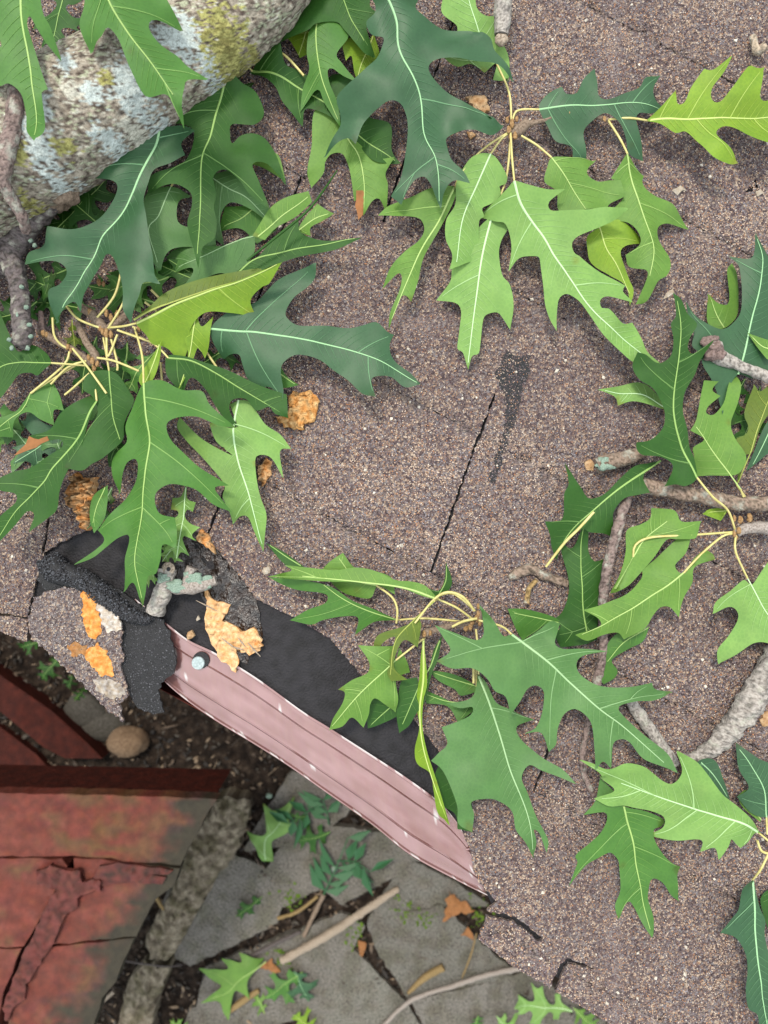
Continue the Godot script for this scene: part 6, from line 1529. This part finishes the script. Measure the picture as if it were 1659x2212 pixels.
	leaf(s, "leaf", "deep", 2, 3, 20, [1680, 800, 1620, 860, 1640, 980, 1680, 1080, 1760, 1000, 1740, 820], [1690, 800, 1670, 940, 1700, 1060], [], {"wave": 5.0})
	put("stalk", tube(curve3(run_of(2, 3, [1590, 470, 24, 1.2, 1620, 540, 22, 1.3, 1700, 560, 22, 1.3]), 4.0), 7, 0.0, s.position), M.petiole, s)
	wood(s, 2, 3, [1650, 470, 26, 3, 1720, 520, 28, 4, 1850, 560, 30, 5], "brown_bark")

func low_leaves():
	# leaves that fell to the ground and the paving
	var floor = {"wave": 10.0, "fold": 0.1, "floor": LOW + 4.0}
	leaf(self, "oak_leaf", "pale", 1, 3, LOW + 45, [40, 610, 110, 605, 100, 520, 110, 470, 190, 430, 265, 362, 215, 340, 244, 200, 130, 285, 45, 245, 70, 400, 40, 440, -60, 430, 0, 520], [60, 600, 60, 470, 130, 390, 220, 260], [], floor, "pale oak leaf on the ground just below the metal strip", "oak leaves fallen on the ground")
	leaf(self, "oak_leaf", "fresh", 0, 3, LOW + 40, [1700, 1260, 1600, 1220, 1550, 1205, 1560, 1262, 1440, 1238, 1470, 1310, 1290, 1308, 1390, 1400, 1430, 1425, 1300, 1532, 1420, 1522, 1450, 1590, 1485, 1620, 1500, 1520, 1530, 1440, 1615, 1495, 1600, 1400, 1640, 1330], [1720, 1270, 1560, 1370, 1480, 1450, 1370, 1510], [], floor, "bright green star shaped oak leaf on the lower left paving", "oak leaves fallen on the ground")
	for g in [[1, 3, 300, 1330, 60, 1500, 0.42, "mid", 40, 71, "mid green leaf below the star shaped leaf at the bottom edge"], [1, 3, 250, 1300, 340, 1520, 0.45, "dark", 34, 72, "dark leaf standing among the leaves at the bottom edge"], [1, 3, 60, 1580, -20, 1480, 0.5, "fresh", 30, 73, "small bright leaf at the bottom edge under the star shaped leaf"], [1, 3, 380, 1700, 240, 1590, 0.5, "lime", 30, 74, "yellow green leaf at the bottom edge beside the lowest slab"], [0, 3, 1700, 840, 1530, 960, 0.3, "deep", 30, 75, "narrow dark green leaf lying on the left slab"], [0, 3, 1220, 1700, 1100, 1640, 0.5, "fresh", 26, 76, "leaf tip at the bottom edge right of the edging stone"],
		[2, 3, 390, 1570, 10, 1540, 0.4, "pale", 60, 77, "pale bluish oak leaf below the eave at the bottom edge"], [2, 3, 400, 1560, 560, 1700, 0.4, "fresh", 56, 78, "fresh leaf half hidden by the eave at the bottom edge"], [1, 3, 1560, 1620, 1700, 1720, 0.5, "pale", 40, 79, "light leaf tip left of the pale bluish leaf at the bottom edge"], [1, 3, 1440, 1600, 1420, 1720, 0.5, "mid", 36, 80, "green leaf tip at the bottom edge near the lower right slab"],
		[0, 2, 380, 940, 260, 1090, 0.4, "deep", 240, 81, "green leaf in the dim gap under the torn grey flap"], [0, 2, 270, 840, 120, 880, 0.4, "deep", 240, 82, "dim leaf deep in the gap at the left eave"], [0, 2, 460, 1060, 430, 1150, 0.5, "deep", 150, 83, "small leaf bit in the gap above the grey stones"], [0, 2, 540, 1140, 490, 1220, 0.5, "deep", 120, 84, "dim leaf bit touching the first grey stone"],
		[1, 3, 330, 330, 220, 300, 0.4, "deep", 60, 85, "dark leaf among the weeds below the metal strip"], [1, 3, 480, 420, 260, 470, 0.5, "deep", 40, 86, "shadowed leaf behind the weed under the metal strip"]]:
		var q = grown(g[2], g[3], g[4], g[5], g[6], g[9])
		leaf(self, "oak_leaf", g[7], g[0], g[1], LOW + g[8], q[0], q[1], [], {"wave": 9.0, "floor": LOW + 4.0}, g[10], "oak leaves fallen on the ground")
